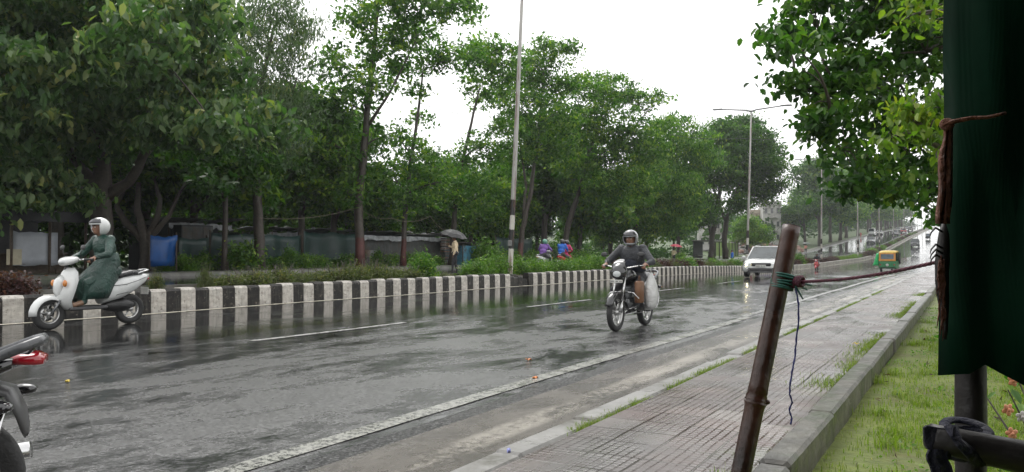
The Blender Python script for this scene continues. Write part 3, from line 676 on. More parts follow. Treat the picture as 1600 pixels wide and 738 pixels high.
tree('young_tree', 'young tree with lime green and yellowing leaves in front of the darker tree', base, [[(base, .08), (base + Vector((0, 0, 2)), .06), (base + Vector((-.3, -.3, 3.6)), .035)]],
     [B_(px, py, rp, 8.2, dz) for px, py, rp, dz in [(1400, 215, 26, 0), (1440, 195, 32, .3), (1475, 160, 36, .4), (1470, 230, 30, .3), (1425, 165, 18, .2), (1440, 20, 36, .3), (1500, 200, 34, .5), (1500, 20, 40, .5)]],
     'leaf_lime', .115, .5, per=22, spread=.12, seed=22, droop=.8, fine=True, shell=.2)
# ------------------------------------------------------------ people
mat('skin', (.21, .105, .065), .5, var=.12, scale=20); mat('hair', (.012, .010, .009), .5, var=.3, scale=60, bmp=.4)
mat('jacket_grey', (.034, .036, .042), .5, var=.3, scale=8, bmp=.5, bscale=30); mat('jacket_navy', (.022, .026, .042), .5, var=.3, scale=8, bmp=.5, bscale=30)
mat('trouser_dark', (.03, .03, .035), .6, var=.3, scale=10, bmp=.4); mat('shoe_black', (.015, .014, .013), .4, var=.3)
mat('raincoat_green', (.012, .044, .033), .36, var=.35, scale=5, bmp=.7, bscale=12); mat('cloth_purple', (.16, .07, .30), .5, var=.3, scale=6, bmp=.6, bscale=14)
mat('cloth_blue', (.015, .12, .50), .4, var=.3, scale=6, bmp=.6, bscale=14); mat('cloth_pink', (.50, .03, .13), .5, var=.3, scale=6, bmp=.6, bscale=14)
mat('cloth_cream', (.66, .54, .36), .6, var=.2, scale=6, bmp=.6, bscale=14); mat('cloth_red', (.38, .025, .03), .5, var=.3); mat('cloth_salmon', (.55, .22, .18), .5, var=.3)
mat('helmet_white', (.60, .61, .60), .18, var=.06, coat=.5); mat('helmet_grey', (.24, .25, .26), .2, var=.2, coat=.6, scale=12); mat('helmet_green', (.10, .28, .20), .25, var=.1, coat=.5); mat('helmet_black', (.02, .02, .022), .2, var=.1, coat=.5)
glassm('visor', (.03, .03, .035), .05); mat('eye_white', (.6, .58, .55), .3, var=.05); mat('eye_dark', (.01, .008, .006), .2, var=.05)
def hand(mb, wr, d, pn, curl, side=1):
    """palm and five unequal fingers; d = pointing direction, pn = direction the palm faces"""
    wr, d, pn = Vector(wr), Vector(d).normalized(), Vector(pn); pn = (pn - d * pn.dot(d)).normalized(); lat = d.cross(pn) * side
    R = Matrix((lat, d, pn)).transposed(); mb.ell(wr + d * .048, (.042, .054, .017), 0, R, 10, 7)
    for i, (o, L) in enumerate(((-.030, .062), (-.010, .075), (.011, .078), (.031, .070))):
        p = wr + d * .086 + lat * o; a = curl * (.35 + .05 * i); q = p
        for j, f in enumerate((.45, .32, .25)):
            dd = d * math.cos(a) + pn * math.sin(a); e = q + dd * L * f; mb.capsule(q, e, .0098 - .0008 * j, .009 - .0008 * j, 7); q = e; a += curl * .62
    p = wr + d * .028 + lat * .034; dd = (lat * .75 + d * .65 + pn * .3 * curl).normalized()
    e = p + dd * .038; mb.capsule(p, e, .0125, .0105, 7); mb.capsule(e, e + (dd * .5 + pn * .5 * curl + d * .45).normalized() * .03, .0105, .009, 7)
def person(name, label, J, mats, loc, rz=0, look=(0, 1, 0), lat=(1, 0, 0), voxel=.0095, group=None, bulk=1.0, curl=1.3, hd=None, hair=True, face=True, sc=1.0, female=False):
    """J: joints in the figure's own frame (metres). mats: material per region (top, legs, skin, shoe)."""
    t = thing(name, label, 'person', loc, rz, group); t.scale = (sc, sc, sc)
    J = {k: Vector(v) for k, v in J.items()}; lat = Vector(lat).normalized(); mb = MB(); seg = []
    def S(a, b, ra, rb, key): mb.capsule(J[a] if isinstance(a, str) else a, J[b] if isinstance(b, str) else b, ra, rb, 12); seg.append((J[a] if isinstance(a, str) else a, J[b] if isinstance(b, str) else b, (ra + rb) / 2, key))
    up = (J['neck'] - J['hip']).normalized(); fw = lat.cross(up) * -1
    Rt = Matrix((lat, up.cross(lat), up)).transposed(); b = bulk
    c = J['chest']; wst = J['waist']; hp = J['hip']
    mb.ell(c, (.172 * b, .112 * b, .20), 0, Rt); mb.ell(wst, (.142 * b, .105 * b, .17), 0, Rt); mb.ell(hp, (.165 * b, .125 * b, .14), 0, Rt)
    seg.append((c - lat * .1, c + lat * .1, .11, 'top')); seg.append((c, wst, .13, 'top')); seg.append((wst, hp + up * .08, .14, 'top')); seg.append((hp - lat * .08, hp + lat * .08, .115, 'legs'))
    for sd in 'LR':
        S('sh' + sd, 'chest', .062 * b, .07, 'top'); S('sh' + sd, 'el' + sd, .056 * b, .044 * b, 'top'); S('el' + sd, 'wr' + sd, .042 * b, .03 * b, 'top')
        S('hip', 'hp' + sd, .09, .095, 'legs'); S('hp' + sd, 'kn' + sd, .092, .062, 'legs'); S('kn' + sd, 'an' + sd, .06, .042, 'legs'); S('an' + sd, 'to' + sd, .042, .034, 'shoe')
        wv = J['wr' + sd]; d = J.get('hd' + sd, (wv - J['el' + sd]).normalized()); pn = J.get('pn' + sd, Vector((0, 0, -1)))
        sg = 1 if sd == 'L' else -1
        mb.capsule(wv - d * .02, wv + d * .03, .027, .024, 10); hand(mb, wv + d * .005, d, pn, curl, sg); seg.append((wv + d * .02, wv + d * .11, .04, 'skin'))
    S('neck', 'head', .056, .055, 'skin'); S('chest', 'neck', .09, .065, 'top')
    H = J['head']; lk = Vector(look).normalized(); hx = lk.cross(Vector((0, 0, 1))).normalized(); hz = hx.cross(lk); RH = Matrix((hx, lk, hz)).transposed()
    mb.ell(H, (.074, .095, .112), 0, RH); mb.ell(H + lk * .03 - hz * .06, (.052, .058, .05), 0, RH); seg.append((H - hz * .05, H + hz * .05, .09, 'skin'))
    mb.ell(H + lk * .098 - hz * .02, (.013, .02, .024), 0, RH, 8, 6)                    # nose
    mb.ell(H + lk * .082 - hz * .062, (.026, .014, .011), 0, RH, 8, 6)                 # lips
    for q in (-1, 1): mb.ell(H + hx * q * .076 - lk * .005 - hz * .01, (.012, .018, .03), 0, RH, 8, 6)
    me = bpy.data.meshes.new('tmp'); me.from_pydata(mb.v, [], mb.f); o = bpy.data.objects.new('tmp', me); COL.objects.link(o)
    m = o.modifiers.new('r', 'REMESH'); m.mode = 'VOXEL'; m.voxel_size = voxel; m.use_smooth_shade = True
    m2 = o.modifiers.new('s', 'SMOOTH'); m2.factor = .5; m2.iterations = 2
    dg = bpy.context.evaluated_depsgraph_get(); ev = o.evaluated_get(dg); nm = bpy.data.meshes.new_from_object(ev); nm.name = 'body'
    bpy.data.objects.remove(o); bpy.data.meshes.remove(me); nm.materials.clear()
    keys = ['top', 'legs', 'skin', 'shoe', 'top2']
    for k in keys: nm.materials.append(MATS[mats.get(k, mats['top'])])
    n = len(nm.polygons); C = np.empty(n * 3, dtype=np.float32); nm.polygons.foreach_get('center', C); C = C.reshape(-1, 3)
    best = np.full(n, 1e9); idx = np.zeros(n, dtype=np.int32)
    for a, b2, r, key in seg:
        a_, d_ = np.array(a), np.array(b2 - a); L2 = max(1e-9, float(d_ @ d_)); tt_ = np.clip(((C - a_) @ d_) / L2, 0, 1)
        q = np.linalg.norm(C - a_ - tt_[:, None] * d_, axis=1) - r; w_ = q < best; best[w_] = q[w_]; idx[w_] = keys.index(key)
    nm.polygons.foreach_set('material_index', idx); nm.polygons.foreach_set('use_smooth', [True] * n); nm.update()
    link('body', nm, t)
    if face:
        e = MB()
        for q in (-1, 1): e.ell(H + hx * q * .031 + lk * .085 + hz * .012, (.014, .009, .008), 0, RH, 8, 6); e.ell(H + hx * q * .031 + lk * .0905 + hz * .012, (.006, .005, .006), 1, RH, 8, 6); e.tube([H + hx * q * .014 + lk * .094 + hz * .032, H + hx * q * .03 + lk * .094 + hz * .037, H + hx * q * .048 + lk * .084 + hz * .03], .004, 5, 1)
        e.build('eyes', ['eye_white', 'eye_dark'], t)
    if hair:
        hb = MB(); hb.ell(H - lk * .012 + hz * .03, (.083, .1, .097), 0, RH, 16, 9, half=(-8, 89)); hb.ell(H - lk * .05 - hz * .02, (.068, .05, .08), 0, RH, 14, 8); hb.build('hair', 'hair', t)
    return t, H, RH
def helmet(t, H, RH, mm, full=True, peak=False, visor=True):
    mb = MB(); seg, rg = 28, 18; r = (.128, .155, .140)
    vs, fs = [], []
    for i in range(rg + 1):
        p = rad(-62 + 151.5 * i / rg)
        for j in range(seg):
            a = 2 * math.pi * j / seg; vs.append(H + RH @ Vector((r[0] * math.cos(p) * math.cos(a), r[1] * math.cos(p) * math.sin(a) - .008, r[2] * math.sin(p) + .018)))
    for i in range(rg):
        for j in range(seg):
            a = 2 * math.pi * (j + .5) / seg; e = -62 + 151.5 * (i + .5) / rg
            front = math.sin(a) > .38
            if front and ((-34 < e < 16) if full else (e < 16)): continue
            fs.append((i * seg + j, i * seg + (j + 1) % seg, (i + 1) * seg + (j + 1) % seg, (i + 1) * seg + j))
    mb.add(vs, fs); o = mb.build('helmet', mm, t); md = o.modifiers.new('thickness', 'SOLIDIFY'); md.thickness = .018
    if visor:
        v = MB(); pts = []
        for i in range(5):
            p = rad(22 + 34 * i / 4); pts.append([H + RH @ Vector((.136 * math.cos(p) * math.cos(a), .166 * math.cos(p) * math.sin(a) - .008, .148 * math.sin(p) + .018)) for a in [rad(18 + 144 * k / 12) for k in range(13)]])
        v.loft(pts, caps=False, closed=False); q = v.build('visor', 'visor', o); q.modifiers.new('thickness', 'SOLIDIFY').thickness = .004
    return o
def standing(h_=1.68, arms=None, stride=.12):
    k = h_ / 1.7
    J = dict(hip=(0, 0, .93), waist=(0, 0, 1.08), chest=(0, .0, 1.27), neck=(0, -.01, 1.45), head=(0, .015, 1.585), shL=(-.175, 0, 1.40), shR=(.175, 0, 1.40), elL=(-.24, -.03, 1.12), elR=(.24, -.03, 1.12),
             wrL=(-.25, .07, .88), wrR=(.25, .07, .88), hpL=(-.09, 0, .88), hpR=(.09, 0, .88), knL=(-.1, stride * .8, .49), knR=(.1, -stride * .2, .48), anL=(-.1, stride, .08), anR=(.1, -stride, .08), toL=(-.11, stride + .15, .035), toR=(.11, -stride + .15, .035))
    if arms: J.update(arms)
    return {a: tuple(x * k for x in v) if not a.startswith(('pn', 'hd')) else v for a, v in J.items()}
# ------------------------------------------------------------ vehicle materials
mat('tyre', (.02, .02, .02), .6, var=.2, scale=20, bmp=.4); mat('chrome', (.55, .55, .55), .15, 1, var=.1); mat('alloy', (.45, .45, .44), .3, .8, var=.1); mat('frame_black', (.018, .018, .019), .35, var=.2)
mat('gloss_black', (.012, .012, .014), .12, var=.2, coat=.8); mat('seat_vinyl', (.016, .016, .017), .28, var=.2, scale=8, bmp=.25, bscale=120); mat('gloss_white', (.60, .61, .60), .2, var=.12, coat=.5, scale=4)
mat('gloss_red', (.42, .02, .03), .15, var=.15, coat=.7); mat('grey_plastic', (.07, .07, .072), .4, var=.2); mat('plate_white', (.55, .55, .52), .3, var=.1, scale=30); mat('plate_mark', (.05, .05, .055), .4, var=.2)
mat('red_lens', (.34, .006, .016), .1, var=.1, coat=.8); mat('amber_lens', (.55, .18, .02), .12, var=.1, coat=.8); mat('headlight_glass', (.50, .52, .52), .06, var=.15, coat=.9, scale=30); mat('seat_tan', (.22, .13, .08), .4)
mat('rail_grey', (.07, .073, .078), .3, 0, var=.2, coat=.2); mat('steel_grey', (.16, .165, .17), .25, .5, var=.2); glassm('car_glass', (.035, .045, .048), .05); mat('silver_paint', (.36, .37, .38), .2, .4, var=.06, coat=.7); mat('silver_band', (.28, .285, .29), .28, .3, var=.2, scale=12)
emat('lit_lamp', (1, .88, .50), 40); emat('lit_lamp_dim', (1, .93, .75), 2.5)
def wheel(t, y, r, wdt, x=0, spokes=6, alloy='alloy', name='wheel', disc=True, dish=0.0):
    w_ = MB(); c = (x, y, r); ri = r * .72 if r > .26 else r * .6
    w_.lathe(c, (1, 0, 0), [(ri + .012, -wdt * .38), (ri - .012, -wdt * .3), (ri - .016, 0), (ri - .012, wdt * .3), (ri + .012, wdt * .38), (ri + .02, 0)], 28, 0, closed=True)
    w_.lathe(c, (1, 0, 0), [(.001, -wdt * .6), (.035, -wdt * .6), (.035, wdt * .6), (.001, wdt * .6)], 14)
    for i in range(spokes):
        a = 2 * math.pi * i / spokes + .2; p = Vector((x, y + math.cos(a) * .03, r + math.sin(a) * .03)); q = Vector((x, y + math.cos(a) * ri, r + math.sin(a) * ri)); w_.tube([p, q], [.014, .010], 6)
    if disc: w_.lathe((x + wdt * .62, y, r), (1, 0, 0), [(.055, -.002), (.11, -.002), (.11, .002), (.055, .002)], 22, 0, closed=True)
    o = w_.build(name, alloy, t)
    ty = MB(); pr = [(r - (r - ri) * q, wdt * .5 * z) for q, z in ((1, -.75), (.7, -.98), (.35, -1), (.1, -.8), (0, -.3), (0, .3), (.1, .8), (.35, 1), (.7, .98), (1, .75))]
    ty.lathe(c, (1, 0, 0), pr, 36, 0, closed=True); ty.build('tyre', 'tyre', o); return o
def mirror(t, x, y, z, s=1):
    m = MB(); m.tube([(x, y, z), (x * 1.12, y + .02, z + .10), (x * 1.25, y + .01, z + .15)], .006, 6); R_ = Matrix.Rotation(rad(8), 3, 'X'); m.ell((x * 1.32, y + .01, z + .175), (.062 * s, .012, .040 * s), 0, R_, 14, 8); return m.build('mirror', 'frame_black', t)
def motorcycle(label, loc, rz, paint='gloss_black', lean=0, group=None, guard=True, plate=True, rail=True, parked=False):
    t = thing('motorcycle', label, 'motorcycle', loc, 0, group, rot=(0, lean, rz))
    wheel(t, .66, .30, .085, alloy='alloy'); wheel(t, -.62, .30, .10, alloy='alloy', disc=False)
    for x in (-.085, .085):
        m = MB(); m.tube([(x, .66, .30), (x, .60, .48)], [.024, .026], 10, 0); m.tube([(x, .60, .48), (x * .95, .42, .96)], .017, 10); m.build('fork_leg', 'chrome', t)
    m = MB()                                                     # front mudguard
    rings = []
    for i in range(11):
        a = rad(20 + 130 * i / 10); c = Vector((0, .66 + math.cos(a) * .335, .30 + math.sin(a) * .335)); nrm = Vector((0, math.cos(a), math.sin(a)))
        rings.append([c + Vector((x, 0, 0)) - nrm * (abs(x) / .06) ** 2 * .03 for x in (-.062, -.04, 0, .04, .062)])
    m.loft(rings, caps=False, closed=False); o = m.build('front_mudguard', paint, t); o.modifiers.new('thickness', 'SOLIDIFY').thickness = .004
    m = MB()                                                     # cowl round the headlight
    m.loft([[(w_ * math.cos(a), y, z + hh_ * math.sin(a)) for a in [2 * math.pi * k / 14 for k in range(14)]] for y, z, w_, hh_ in ((.40, .97, .07, .08), (.46, .96, .125, .13), (.54, .94, .13, .135), (.60, .92, .11, .10), (.615, .915, .09, .08))]); 
    m.loft([[(w_ * math.cos(a), y, z + .012 * math.sin(a)) for a in [2 * math.pi * k / 12 for k in range(12)]] for y, z, w_ in ((.42, 1.13, .06), (.50, 1.085, .105), (.57, 1.01, .115))]); cow = m.build('headlight_cowl', 'gloss_black' if paint != 'gloss_red' else paint, t)
    m = MB(); m.ell((0, .595, .905), (.088, .032, .062), 0, None, 16, 9); m.build('headlight', 'headlight_glass', t)
    if plate:
        m = MB(); m.box((0, .635, .79), (.21, .008, .045), bev=.003); o = m.build('number_plate', 'plate_white', t)
        q = MB(); [q.box((-.085 + i * .0215, .6395, .79), (.011 + (i % 3) * .002, .001, .022)) for i in range(9) if i not in (2, 5)]; q.build('plate_marks', 'plate_mark', o)
    m = MB(); m.tube([(-.37, .30, 1.03), (-.26, .36, 1.03), (-.12, .42, 1.0), (0, .43, .98), (.12, .42, 1.0), (.26, .36, 1.03), (.37, .30, 1.03)], .0125, 10); m.tube([(-.30, .40, 1.035), (-.36, .355, 1.04)], .006, 6); m.tube([(.30, .40, 1.035), (.36, .355, 1.04)], .006, 6); hb = m.build('handlebar', 'chrome', t)
    for q in (-1, 1): g_ = MB(); g_.tube([(q * .26, .36, 1.03), (q * .37, .30, 1.03)], .018, 10); g_.build('grip', 'tyre', hb); mirror(t, q * .24, .37, 1.04)
    m = MB(); st = [(.33, .86, .045, .05), (.30, .90, .10, .085), (.2, .93, .135, .10), (.08, .915, .13, .095), (-.04, .88, .10, .07), (-.10, .86, .06, .04)]
    m.loft([[(w_ * math.copysign(abs(math.cos(a)) ** .8, math.cos(a)), y, z - .04 + hh_ * math.sin(a)) for a in [2 * math.pi * k / 18 for k in range(18)]] for y, z, w_, hh_ in st]); tk = m.build('fuel_tank', paint, t)
    q = MB(); q.lathe((0, .17, .975), (0, -.1, 1), [(.001, .0), (.04, 0), (.04, .012), (.001, .016)], 16); q.build('tank_cap', 'chrome', tk)
    m = MB(); st = [(-.02, .825, .075, .03), (-.12, .815, .115, .045), (-.30, .81, .135, .05), (-.42, .83, .13, .055), (-.58, .865, .125, .055), (-.72, .875, .11, .05), (-.80, .87, .07, .03)]
    m.loft([[(w_ * math.copysign(abs(math.cos(a)) ** .6, math.cos(a)), y, z - .01 + hh_ * math.copysign(abs(math.sin(a)) ** .8, math.sin(a))) for a in [2 * math.pi * k / 18 for k in range(18)]] for y, z, w_, hh_ in st]); m.build('seat', 'seat_vinyl', t)
    for q in (-1, 1):
        m = MB(); m.loft([[(q * x, y, z) for x, z in ((.10, z0), (.135, z0 + .01), (.13, z1 - .01), (.10, z1))] for y, z0, z1 in ((-.02, .62, .76), (-.2, .56, .78), (-.4, .62, .80), (-.6, .70, .83), (-.82, .77, .86), (-.90, .81, .86))]); m.build('side_panel', paint, t)
    m = MB(); m.ell((0, .06, .42), (.12, .17, .13), 0); m.box((0, .10, .60), (.15, .15, .2), bev=.02)
    for i in range(7): m.box((0, .11, .51 + i * .026), (.20, .19, .006), bev=.002)
    m.box((.13, .02, .42), (.05, .2, .16), bev=.03); m.box((-.13, .02, .42), (.05, .2, .16), bev=.03); m.build('engine', 'steel_grey', t)
    m = MB(); m.tube([(0, .42, .95), (0, .36, .80), (0, .28, .45), (0, .1, .27), (0, -.15, .28)], .02, 8); m.tube([(0, .38, .86), (0, .0, .78), (0, -.5, .78), (0, -.86, .82)], .022, 8)
    for q in (-.1, .1): m.tube([(q, -.62, .30), (q, -.2, .36)], .02, 8); m.tube([(q * 1.1, -.56, .36), (q * 1.1, -.42, .72)], .022, 10)
    m.tube([(-.34, .02, .30), (.34, .02, .30)], .011, 8); m.tube([(-.26, -.32, .36), (.26, -.32, .36)], .010, 8); m.build('frame', 'frame_black', t)
    m = MB(); m.tube([(.08, .2, .5), (.10, .30, .36), (.11, .18, .24), (.13, -.15, .25), (.16, -.45, .30), (.17, -.90, .36)], [.018, .018, .018, .03, .045, .042], 12); m.build('exhaust', 'chrome', t)
    m = MB(); m.tube([(-.14, .22, .26), (-.13, -.1, .26)], .01, 6); m.box((-.13, -.32, .36), (.03, .5, .09), bev=.02); m.build('chain_cover', 'frame_black', t)
    if guard:
        for q in (-1, 1):
            m = MB(); m.tube([(q * .03, .36, .62), (q * .2, .40, .60), (q * .27, .38, .52), (q * .26, .33, .40), (q * .1, .27, .34), (q * .03, .26, .34)], .012, 8); m.build('leg_guard', 'chrome', t)
    # tail
    m = MB(); st = [(-.74, .80, .10, .05), (-.86, .83, .085, .045), (-.95, .855, .06, .03)]
    m.loft([[(w_ * math.cos(a), y, z + hh_ * math.sin(a)) for a in [2 * math.pi * k / 14 for k in range(14)]] for y, z, w_, hh_ in st]); m.build('tail_cowl', 'gloss_black', t)
    m = MB(); st = [(-.87, .862, .094, .024), (-.92, .862, .088, .028), (-.97, .858, .075, .030), (-1.0, .852, .05, .020)]
    m.loft([[(w_ * math.copysign(abs(math.cos(a)) ** .6, math.cos(a)), y, z - .02 + hh_ * math.copysign(abs(math.sin(a)) ** .7, math.sin(a))) for a in [2 * math.pi * k / 16 for k in range(16)]] for y, z, w_, hh_ in st]); m.build('tail_light', 'red_lens', t)
    if rail:
        for q in (-1, 1):
            m = MB(); pts = [(q * .135, -.52, .775), (q * .15, -.66, .80), (q * .152, -.80, .85), (q * .125, -.93, .905), (q * .06, -.985, .925), (q * .0, -.995, .928)]
            V_ = [Vector(p) for p in pts]; P2 = []
            for i in range(len(V_) - 1):
                for f in (0, .33, .66): P2.append(V_[i].lerp(V_[i + 1], f))
            P2.append(V_[-1]); m.tube(P2, [.011] * 3 + [.016] * (len(P2) - 3), 10, 0, flat=1.5); m.build('grab_rail', 'rail_grey' if parked else 'steel_grey', t)
            b_ = MB(); b_.lathe((q * .158, -.62, .793), (q, 0, 0), [(.001, .012), (.011, .012), (.011, -.01)], 10); b_.build('rail_bolt', 'chrome', t)
    for q in (-1, 1):
        m = MB(); m.tube([(q * .07, -.80, .66), (q * .15, -.82, .655)], [.018, .014], 10); m.build('indicator_stalk', 'grey_plastic', t)
        m = MB(); m.ell((q * .185, -.87 if parked else -.835, .655), (.040, .055 if parked else .038, .028), 0, None, 14, 9); o = m.build('indicator', 'gloss_black', t)
        l_ = MB(); l_.ell((q * .195, -.90 if parked else -.858, .655), (.030, .024, .018), 0, None, 12, 8); l_.build('lens', 'gloss_black' if parked else 'amber_lens', o)
    m = MB(); rings = []
    for y, z, w_ in (((-.60, .70, .07), (-.74, .72, .075), (-.84, .66, .075), (-.90, .56, .07), (-.95, .44, .06), (-.965, .40, .055)) if not parked else ((-.60, .72, .07), (-.74, .74, .085), (-.86, .70, .08), (-.90, .60, .07), (-.915, .53, .05), (-.92, .49, .015))): rings.append([(-w_, y, z - .02), (-w_ * .8, y - .008, z), (w_ * .8, y - .008, z), (w_, y, z - .02)])
    m.loft(rings, caps=False, closed=False); o = m.build('rear_mudguard', 'grey_plastic', t); o.modifiers.new('thickness', 'SOLIDIFY').thickness = .006
    if not parked: m = MB(); m.box((0, -.935, .60), (.20, .008, .12), R=Matrix.Rotation(rad(18), 3, 'X'), bev=.003); m.build('rear_plate', 'plate_white', t)
    m = MB()                                                     # wire guard beside the rear wheel
    for k in range(5): z = .62 - k * .065; m.tube([(-.17, -.50 - k * .03, z), (-.185, -.72, z - .01), (-.175, -.84 + k * .025, z + .0), (-.15, -.88 + k * .03, z + .03)], .0055, 6)
    m.tube([(-.15, -.56, .66), (-.17, -.50, .60), (-.18, -.60, .34), (-.18, -.72, .31), (-.17, -.84, .45), (-.16, -.88, .64)], .010, 8); m.build('dress_guard', 'chrome', t)
    return t
def scooter(label, loc, rz, paint, seat='seat_vinyl', group=None, sc=1.0):
    t = thing('scooter', label, 'scooter', loc, rz, group); t.scale = (sc,) * 3
    wheel(t, .62, .23, .09, spokes=5, disc=True); wheel(t, -.60, .23, .10, spokes=5, disc=False)
    def lf(name, st, mm, k=18, ex=.75, par=None):
        m = MB(); m.loft([[(w_ * math.copysign(abs(math.cos(a)) ** ex, math.cos(a)), y, z + hh_ * math.copysign(abs(math.sin(a)) ** ex, math.sin(a))) for a in [2 * math.pi * i / k for i in range(k)]] for y, z, w_, hh_ in st]); return m.build(name, mm, par or t)
    m = MB()                                                     # leg shield, one bent panel
    rings = []
    for y, z, w_, d in ((.40, .28, .15, .05), (.47, .40, .19, .07), (.45, .55, .215, .09), (.41, .70, .20, .10), (.37, .82, .15, .08), (.35, .88, .08, .05)):
        rings.append([(-w_, y - d, z), (-w_ * .8, y - d * .2, z), (-w_ * .35, y + d * .55, z), (0, y + d * .8, z), (w_ * .35, y + d * .55, z), (w_ * .8, y - d * .2, z), (w_, y - d, z), (w_ * .7, y - d - .01, z), (0, y - d * .4, z), (-w_ * .7, y - d - .01, z)])
    m.loft(rings); m.build('leg_shield', paint, t)
    lf('handlebar_cowl', [(.22, 1.0, .06, .03), (.28, 1.0, .15, .05), (.36, .985, .17, .06), (.43, .965, .12, .055), (.46, .955, .06, .03)], paint)
    lf('headlight', [(.40, .985, .09, .035), (.455, .965, .08, .035), (.475, .955, .04, .02)], 'headlight_glass')
    lf('front_panel', [(.46, .62, .10, .16), (.52, .60, .08, .12), (.55, .59, .03, .05)], paint)
    m = MB(); rings = []
    for i in range(11):
        a = rad(-5 + 160 * i / 10); c = Vector((0, .62 + math.cos(a) * .27, .23 + math.sin(a) * .27)); nrm = Vector((0, math.cos(a), math.sin(a))); rings.append([c + Vector((x, 0, 0)) - nrm * (abs(x) / .075) ** 2 * .06 for x in (-.08, -.06, 0, .06, .08)])
    m.loft(rings, caps=False, closed=False); o = m.build('front_mudguard', paint, t); o.modifiers.new('thickness', 'SOLIDIFY').thickness = .005
    m = MB(); m.tube([(-.075, .62, .23), (-.075, .50, .42)], .018, 8); m.tube([(.075, .62, .23), (.075, .50, .42)], .018, 8); m.tube([(0, .5, .4), (0, .36, .95)], .025, 8); m.build('fork', 'steel_grey', t)
    m = MB(); m.box((0, .12, .29), (.34, .56, .05), bev=.015); m.build('footboard', 'grey_plastic', t)
    lf('side_cowl', [(-.12, .45, .12, .12), (-.22, .52, .18, .17), (-.42, .57, .20, .17), (-.62, .63, .18, .13), (-.80, .70, .12, .08), (-.90, .74, .06, .03)], paint)
    lf('seat', [(-.02, .72, .07, .03), (-.10, .73, .13, .055), (-.35, .745, .15, .055), (-.55, .785, .14, .055), (-.74, .79, .11, .045), (-.80, .785, .06, .02)], seat)
    m = MB(); m.tube([(-.12, -.66, .78), (-.11, -.84, .83), (0, -.90, .84), (.11, -.84, .83), (.12, -.66, .78)], .012, 8); m.build('grab_rail', 'chrome', t)
    lf('tail_light', [(-.84, .70, .08, .03), (-.90, .695, .06, .025), (-.92, .69, .03, .015)], 'red_lens')
    m = MB(); m.box((0, -.86, .50), (.19, .008, .11), bev=.003); m.build('rear_plate', 'plate_white', t)
    m = MB(); m.box((0, .555, .37), (.17, .008, .04), bev=.002); m.build('front_plate', 'plate_white', t)
    for q in (-1, 1):
        m = MB(); m.tube([(q * .178, -.20, .60), (q * .205, -.42, .62), (q * .185, -.62, .67), (q * .125, -.80, .72)], .004, 5); m.tube([(q * .12, -.16, .40), (q * .185, -.30, .47), (q * .195, -.46, .50)], .004, 5); m.build('panel_gap', 'frame_black', t)
    m = MB(); m.ell((0, -.42, .30), (.11, .28, .11)); m.tube([(.12, -.35, .24), (.15, -.80, .30)], [.03, .045], 10); m.build('engine', 'frame_black', t)
    m = MB(); m.tube([(-.34, .20, 1.0), (-.15, .29, 1.0), (.15, .29, 1.0), (.34, .20, 1.0)], .012, 8); hb = m.build('handlebar', 'chrome', t)
    for q in (-1, 1): g_ = MB(); g_.tube([(q * .24, .25, 1.0), (q * .35, .195, 1.0)], .018, 8); g_.build('grip', 'tyre', hb); mirror(t, q * .2, .28, 1.0)
    for q in (-1, 1): m = MB(); m.ell((q * .15, .48, .66), (.035, .03, .05)); m.build('indicator', 'amber_lens', t)
    return t
def riding(hipy=-.14, hipz=.83, hb=(.31, .27, 1.03), knee=(.19, .30, .64), an=(.2, .04, .34), to=(.21, .21, .31), lean=.10, headz=.0, headx=0):
    a = hipy; x, y, z = hb
    J = dict(hip=(0, a, hipz), waist=(0, a + lean * .25, hipz + .17), chest=(0, a + lean, hipz + .36), neck=(0, a + lean * 1.5, hipz + .53), head=(headx, a + lean * 1.5 + .04, hipz + .655 + headz))
    for k, q in (('L', -1), ('R', 1)):
        J['sh' + k] = (q * .185, a + lean * 1.25, hipz + .475); J['wr' + k] = (q * x, y - .075, z + .03)
        J['el' + k] = (q * (x + .05), (a + lean + y) / 2 - .05, hipz + .26); J['hd' + k] = (0, 1, -.22); J['pn' + k] = (0, -.1, -1)
        J['hp' + k] = (q * .10, a + .03, hipz - .03); J['kn' + k] = (q * knee[0], knee[1], knee[2]); J['an' + k] = (q * an[0], an[1], an[2]); J['to' + k] = (q * to[0], to[1], to[2])
    return J
# ------------------------------------------------------------ riders on the near road
def rz_at(n, s): return road_z(n, s) + .001
p = W(-4.75, 11.95); p.z = rz_at(-4.75, 11.95)
motorcycle('black commuter motorcycle with cream number plate coming down the wet road', p, TOWARD, 'gloss_black')
t, H, RH = person('person', 'motorcyclist in grey and navy rain jacket and silver helmet on the black motorcycle', riding(-.16, .83, (.34, .30, 1.03), lean=.10, headz=-.02), dict(top='jacket_grey', legs='trouser_dark', skin='skin', shoe='shoe_black'), p, TOWARD, look=(-.1, 1, -.12), bulk=1.3, hair=False)
helmet(t, H, RH, 'helmet_grey')
m = MB(); m.loft([[(w_ * math.cos(a), y + d_ * math.sin(a), z) for a in [2 * math.pi * k / 18 for k in range(18)]] for y, z, w_, d_ in ((-.145, .93, .19, .17), (-.12, 1.06, .195, .175), (-.085, 1.17, .185, .165), (-.07, 1.25, .14, .13))], caps=False); q = m.build('jacket_front', 'jacket_navy', t); q.modifiers.new('thickness', 'SOLIDIFY').thickness = .008
